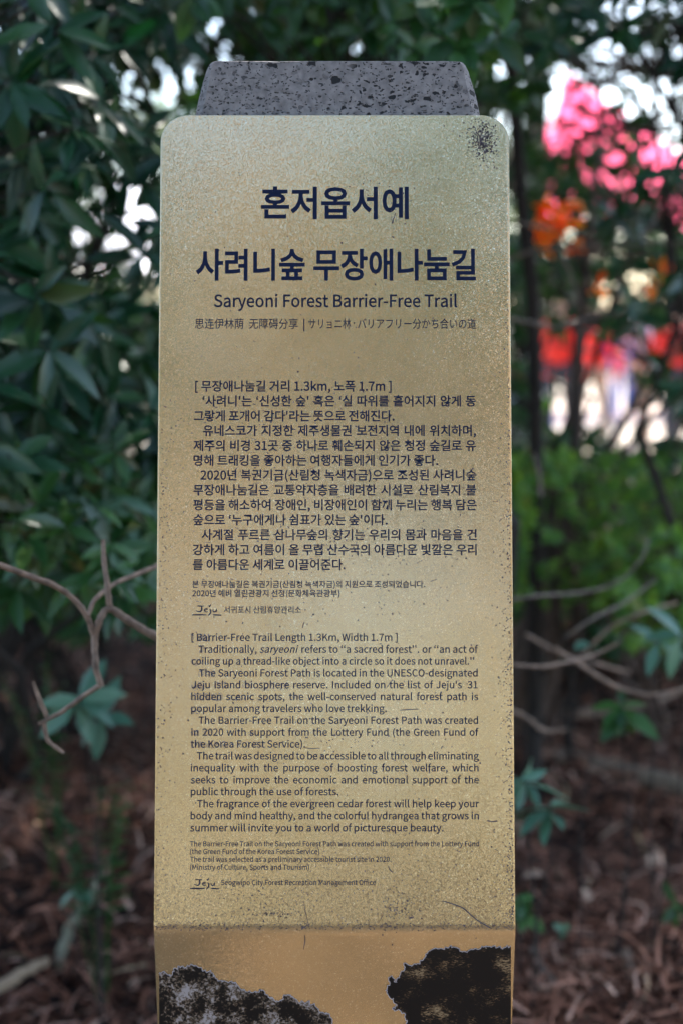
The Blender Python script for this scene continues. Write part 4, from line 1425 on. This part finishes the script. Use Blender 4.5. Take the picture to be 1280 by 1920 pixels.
# ---------------------------------------------------------------- litter
def litter():
    rng = np.random.default_rng(77)
    n = 42000
    Y = 2.15 + 5.0 * rng.random(n) ** 1.5
    X = (rng.random(n) - 0.5) * (0.75 * Y + 0.9)
    Zb = np.array([GH(x, y) for x, y in zip(X, Y)])
    V, F, Rn = [], [], []
    # thin curved cedar sprays, strips with 4 sections
    yaw = rng.uniform(0, 6.283, n)
    curl = rng.normal(0, 1.1, n)
    L = rng.uniform(0.04, 0.17, n)
    w = rng.uniform(0.0012, 0.0055, n)
    el = rng.normal(0.12, 0.28, n)
    z0 = Zb + 0.004 + rng.random(n) ** 1.5 * 0.09
    K = 4
    P = np.zeros((n, K * 2, 3))
    x, y, z = X.copy(), Y.copy(), z0.copy()
    a = yaw.copy()
    e = el.copy()
    for k in range(K):
        dx, dy = np.cos(a), np.sin(a)
        ww = w * (1 - 0.7 * (k / (K - 1)) ** 2)
        tw_ = rng.normal(0, 0.5, n)
        P[:, 2 * k] = np.stack([x - dy * ww, y + dx * ww, z + ww * tw_], -1)
        P[:, 2 * k + 1] = np.stack([x + dy * ww, y - dx * ww, z - ww * tw_], -1)
        st = L / (K - 1)
        x = x + dx * st * np.cos(e); y = y + dy * st * np.cos(e); z = np.maximum(z + np.sin(e) * st, Zb + 0.002)
        a = a + curl / (K - 1); e = e - 0.25
    f = []
    for k in range(K - 1):
        f += [(2 * k, 2 * k + 1, 2 * k + 3), (2 * k, 2 * k + 3, 2 * k + 2)]
    F = (np.array(f)[None] + (np.arange(n) * K * 2)[:, None, None]).reshape(-1, 3)
    o = link('cedar_litter', fast_mesh('cedar_litter', P.reshape(-1, 3), F, np.repeat(rng.random(n), K * 2)), M['litter'])
    tag(o, 'reddish brown bed of dead cedar sprays covering the forest floor', 'leaf litter', kind='stuff')
    # curled dead leaves
    n = 2200
    Y = 2.2 + 5.0 * rng.random(n) ** 1.4
    X = (rng.random(n) - 0.5) * (0.75 * Y + 0.9)
    Z = np.array([GH(a_, b_) for a_, b_ in zip(X, Y)]) + rng.uniform(0.01, 0.05, n)
    D = np.stack([np.cos(q := rng.uniform(0, 6.28, n)), np.sin(q), rng.normal(0, 0.35, n)], -1); D /= np.linalg.norm(D, axis=1, keepdims=True)
    up = np.array([0, 0, 1.0]) + rng.normal(0, 0.45, (n, 3))
    Zv = up - D * (up * D).sum(1, keepdims=True); Zv /= np.linalg.norm(Zv, axis=1, keepdims=True)
    Rm = np.stack([np.cross(D, Zv), D, Zv], -1)
    me = leaf_mesh('fallen_leaves', np.stack([X, Y, Z], -1), Rm, rng.uniform(0.03, 0.085, n), 'lance', rng, 0.95)
    tag(link('fallen_leaves', me, M['litter']), 'curled dead brown leaves scattered over the cedar litter', 'leaf litter', kind='stuff')


litter()
M['pinkleaf'] = simple('bleached_leaf', (0.62, 0.50, 0.50), 0.6, noise=0.15)
M['paleleaf'] = simple('tan_dead_leaf', (0.34, 0.22, 0.15), 0.7, noise=0.3, scale=80)


def fallen_leaf(px, py, size, mat, label, yaw, group=None):
    p = ground_pt(px, py, 0.06)
    V0, F0 = TPL['round']
    me = fast_mesh('fallen_leaf', V0 * size, F0)
    o = link('fallen_leaf', me, M[mat])
    o.location = p; o.rotation_euler = (random.uniform(-0.3, 0.5), random.uniform(-0.5, 0.5), yaw)
    tag(o, label, 'leaf', group)


fallen_leaf(62, 1632, 0.075, 'pinkleaf', 'bleached pinkish leaf lying on the litter at the lower left', 1.5)
for i, (px, py, nm) in enumerate(((1100, 1690, 'under the small sprout'), (1175, 1650, 'above the corner stick'), (1020, 1640, 'beside the board edge'), (1230, 1600, 'near the right picture edge'), (70, 1500, 'left of the fern'), (200, 1740, 'below the left board edge'), (240, 1850, 'at the bottom beside the board'), (1120, 1830, 'at the bottom right'))):
    fallen_leaf(px, py, 0.06, 'paleleaf', 'tan curled leaf on the litter ' + nm, i * 0.9, 'tan leaves on the litter')

# ================================================================= CLEARING: tents and walkers
def cloth(name, col, trans=0.4):
    m = leafmat(name, [(0.0, col), (1.0, tuple(min(1, c * 1.05) for c in col))], 0.7, trans)
    return m


M['pink_cloth'] = cloth('pinkish_red_canvas', (0.90, 0.33, 0.38), 0.4)
M['white_cloth'] = cloth('white_canvas', (0.78, 0.80, 0.84), 0.45)
M['red_cloth'] = simple('red_jacket_cloth', (0.85, 0.03, 0.02), 0.7, noise=0.1)
M['pale_cloth'] = simple('pale_grey_jacket_cloth', (0.45, 0.47, 0.6), 0.7, noise=0.1)
M['purple_cloth'] = simple('violet_jacket_cloth', (0.35, 0.10, 0.62), 0.7, noise=0.1)
M['blue_cloth'] = simple('blue_trouser_cloth', (0.05, 0.10, 0.35), 0.8, noise=0.1)
M['dark_cloth'] = simple('dark_trouser_cloth', (0.03, 0.03, 0.04), 0.8, noise=0.1)
M['tan_cloth'] = simple('tan_trouser_cloth', (0.35, 0.27, 0.2), 0.8, noise=0.1)
M['skin'] = simple('skin', (0.55, 0.34, 0.25), 0.5, noise=0.05)
M['hair'] = simple('black_hair', (0.02, 0.016, 0.014), 0.45, noise=0.1)
M['pole'] = simple('white_pole_paint', (0.7, 0.7, 0.7), 0.4, noise=0.05)


def tent(cx, cy, w, d, eave, peak, mat, label, px=0.0):
    root = empty('marquee_tent', (cx, cy, 0)); tag(root, label, 'tent')
    hw, hd = w / 2, d / 2
    # canopy: four curved sides rising to the peak
    V, F = [], []
    n = 8
    for i in range(n + 1):
        t = i / n
        k = 1 - t
        z = eave + (peak - eave) * (t ** 1.15)
        for j in range(16):
            side, fr = divmod(j, 4)
            fr /= 4
            c = [(-1, -1), (1, -1), (1, 1), (-1, 1), (-1, -1)]
            x = c[side][0] * (1 - fr) + c[side + 1][0] * fr
            y = c[side][1] * (1 - fr) + c[side + 1][1] * fr
            V.append((cx + px * t + x * hw * k, cy + y * hd * k, z + 0.0))
    for i in range(n):
        for j in range(16):
            a = i * 16 + j; b = i * 16 + (j + 1) % 16
            F.append((a, b, b + 16, a + 16))
    link('canopy', fast_mesh('canopy', V, F, smooth=True), mat, root)
    # valance with a scalloped hem
    for (x0, y0, x1, y1) in ((-1, -1, 1, -1), (1, -1, 1, 1), (1, 1, -1, 1), (-1, 1, -1, -1)):
        V, F = [], []
        m = 24
        for i in range(m + 1):
            t = i / m
            x = cx + hw * 1.004 * (x0 + (x1 - x0) * t); y = cy + hd * 1.004 * (y0 + (y1 - y0) * t)
            V += [(x, y, eave + 0.01), (x, y, eave - 0.22 - 0.06 * abs(math.sin(t * m / 2 * math.pi / 2)))]
        for i in range(m):
            F.append((2 * i, 2 * i + 1, 2 * i + 3, 2 * i + 2))
        link('valance', fast_mesh('valance', V, F), mat, root)
    for sx in (-1, 1):
        for sy in (-1, 1):
            Geo().tube([(cx + sx * hw * .98, cy + sy * hd * .98, 0), (cx + sx * hw * .98, cy + sy * hd * .98, eave)], [0.03, 0.03], 8).build('pole', M['pole'], root)


tent(4.62, 22.4, 3.5, 1.6, 3.1, 5.15, M['pink_cloth'], 'pinkish red peaked marquee seen through the leaves at the upper right', px=-1.2)
tent(-3.6, 24.5, 2.6, 3.0, 2.5, 3.9, M['white_cloth'], 'white peaked marquee glimpsed through the gap left of the board')
tent(-6.6, 27, 3.0, 3.0, 2.4, 3.5, M['pink_cloth'], 'small reddish marquee glimpsed through the leaves at the far left')


def skinned(name, verts, edges, radii, mat, root, sub=2, scale=None):
    me = bpy.data.meshes.new(name)
    me.from_pydata([tuple(v) for v in verts], edges, [])
    o = bpy.data.objects.new('tmp', me); COL.objects.link(o)
    sk = o.modifiers.new('k', 'SKIN')
    for i, r in enumerate(radii):
        rr = r if isinstance(r, tuple) else (r, r)
        me.skin_vertices[0].data[i].radius = rr
    me.skin_vertices[0].data[0].use_root = True
    sb = o.modifiers.new('s', 'SUBSURF'); sb.levels = sub; sb.render_levels = sub
    dg = bpy.context.evaluated_depsgraph_get()
    m2 = bpy.data.meshes.new_from_object(o.evaluated_get(dg))
    bpy.data.objects.remove(o)
    m2.polygons.foreach_set('use_smooth', np.ones(len(m2.polygons), dtype=bool))
    m2.name = name
    return link(name, m2, mat, root)


def person(x, y, yaw, h, jacket, trousers, label, stride=0.28, arm=0.35, seed=0):
    """walking figure: one continuous body, clothes and hair as its parts"""
    root = empty('person', (x, y, 0)); tag(root, label, 'person', 'walkers on the gravel path')
    k = h / 1.7
    cy_, sy_ = math.cos(yaw), math.sin(yaw)

    def T(p):   # local: x right, y forward, z up
        return Vector((x + (p[0] * cy_ - p[1] * sy_) * k, y + (p[0] * sy_ + p[1] * cy_) * k, p[2] * k))
    pts = {}
    def side(s):
        f = stride * s
        hip = (0.09 * s, 0, 0.90); knee = (0.10 * s, f * 0.55 + 0.03, 0.49); ank = (0.10 * s, f - (0.06 if f < 0 else 0), 0.09 + (0.05 if f < 0 else 0)); toe = (0.11 * s, f + 0.14, 0.035)
        sh = (0.175 * s, 0, 1.38); el = (0.235 * s, -arm * s * 0.35, 1.10); wr = (0.23 * s, -arm * s * 0.6 + 0.08, 0.87); pm = (0.225 * s, -arm * s * 0.66 + 0.10, 0.80)
        return hip, knee, ank, toe, sh, el, wr, pm
    V = [(0, 0, 0.93), (0, 0, 1.10), (0, 0.005, 1.28), (0, 0, 1.41), (0, 0.005, 1.47), (0, 0.015, 1.53), (0, 0.015, 1.62), (0, 0.01, 1.68), (0, 0.09, 1.585)]
    E = [(0, 1), (1, 2), (2, 3), (3, 4), (4, 5), (5, 6), (6, 7), (5, 8)]
    Rr = [(0.15, 0.11), (0.13, 0.095), (0.15, 0.11), (0.10, 0.08), 0.055, (0.07, 0.085), (0.078, 0.095), (0.05, 0.06), 0.014]
    for s in (-1, 1):
        hip, knee, ank, toe, sh, el, wr, pm = side(s)
        b = len(V); V += [hip, knee, ank, toe]; Rr += [0.085, 0.055, 0.038, 0.03]; E += [(0, b), (b, b + 1), (b + 1, b + 2), (b + 2, b + 3)]
        b = len(V); V += [sh, el, wr, pm]; Rr += [0.055, 0.042, 0.028, 0.03]; E += [(3, b), (b, b + 1), (b + 1, b + 2), (b + 2, b + 3)]
        for q, (ox, oy, L_) in enumerate(((-0.025, 0.0, 0.075), (-0.008, 0.005, 0.085), (0.01, 0.004, 0.08), (0.026, -0.002, 0.062))):
            c = len(V)
            V += [(pm[0] + ox * 0.4, pm[1] + ox, pm[2] - L_ * 0.55), (pm[0] + ox * 0.4 - 0.012 * s, pm[1] + ox + 0.01, pm[2] - L_)]
            Rr += [0.009, 0.007]; E += [(b + 3, c), (c, c + 1)]
        c = len(V); V += [(pm[0] - 0.02 * s, pm[1] + 0.04, pm[2] - 0.01), (pm[0] - 0.025 * s, pm[1] + 0.055, pm[2] - 0.04)]; Rr += [0.010, 0.008]; E += [(b + 2, c), (c, c + 1)]
    sc = lambda L_: [tuple(a * k for a in r) if isinstance(r, tuple) else r * k for r in L_]
    skinned('body', [T(p) for p in V], E, sc(Rr), M['skin'], root)
    # jacket
    V = [(0, 0, 0.98), (0, 0, 1.12), (0, 0.005, 1.28), (0, 0, 1.40), (0, 0.0, 0.84)]
    E = [(0, 1), (1, 2), (2, 3), (0, 4)]; Rr = [(0.175, 0.135), (0.165, 0.125), (0.175, 0.135), (0.12, 0.10), (0.18, 0.14)]
    for s in (-1, 1):
        hip, knee, ank, toe, sh, el, wr, pm = side(s)
        b = len(V); V += [sh, el, wr]; Rr += [0.075, 0.06, 0.045]; E += [(3, b), (b, b + 1), (b + 1, b + 2)]
    skinned('jacket', [T(p) for p in V], E, sc(Rr), jacket, root)
    V = [(0, 0, 0.93)]; E = []; Rr = [(0.165, 0.125)]
    for s in (-1, 1):
        hip, knee, ank, toe, *_ = side(s)
        b = len(V); V += [hip, knee, (ank[0], ank[1], ank[2] + 0.02)]; Rr += [0.10, 0.075, 0.06]; E += [(0, b), (b, b + 1), (b + 1, b + 2)]
    skinned('trousers', [T(p) for p in V], E, sc(Rr), trousers, root)
    for s in (-1, 1):
        hip, knee, ank, toe, *_ = side(s)
        skinned('shoe', [T((ank[0], ank[1] - 0.03, ank[2] - 0.04)), T((toe[0], toe[1] - 0.04, toe[2] + 0.01)), T((toe[0], toe[1] + 0.02, toe[2]))], [(0, 1), (1, 2)], sc([0.048, 0.045, 0.035]), M['dark_cloth'], root, 1)
    # hair cap: behind and above the face
    skinned('hair', [T((0, -0.035, 1.55)), T((0, -0.035, 1.62)), T((0, -0.01, 1.675))], [(0, 1), (1, 2)], sc([(0.075, 0.055), (0.09, 0.085), (0.075, 0.085)]), M['hair'], root, 2)
    for s in (-1, 1):
        skinned('eye', [T((0.03 * s, 0.098, 1.612)), T((0.03 * s, 0.103, 1.612))], [(0, 1)], sc([0.009, 0.009]), M['hair'], root, 1)


def wx(px, Y): return at(px, 650, Y).x


person(wx(1050, 15.0), 15.0, 2.9, 1.70, M['red_cloth'], M['dark_cloth'], 'walker in a red jacket nearest the board, swinging their arms', seed=1)
person(wx(1110, 15.5), 15.5, 3.3, 1.62, M['red_cloth'], M['tan_cloth'], 'walker in a red jacket and tan trousers in the middle of the group', stride=-0.25)
person(wx(1168, 19.0), 19.0, 3.0, 1.60, M['purple_cloth'], M['blue_cloth'], 'walker in a violet jacket and blue trousers', stride=0.2)
person(wx(1212, 15.8), 15.8, 0.3, 1.68, M['pale_cloth'], M['tan_cloth'], 'walker in a pale grey jacket right of the violet one', stride=0.22)
person(wx(1268, 15.0), 15.0, 3.1, 1.66, M['red_cloth'], M['dark_cloth'], 'walker in a red jacket at the right picture edge', stride=0.26)
person(wx(1012, 16.1), 16.1, 0.0, 1.66, M['pale_cloth'], M['blue_cloth'], 'walker in a pale jacket half hidden by the board', stride=-0.24)
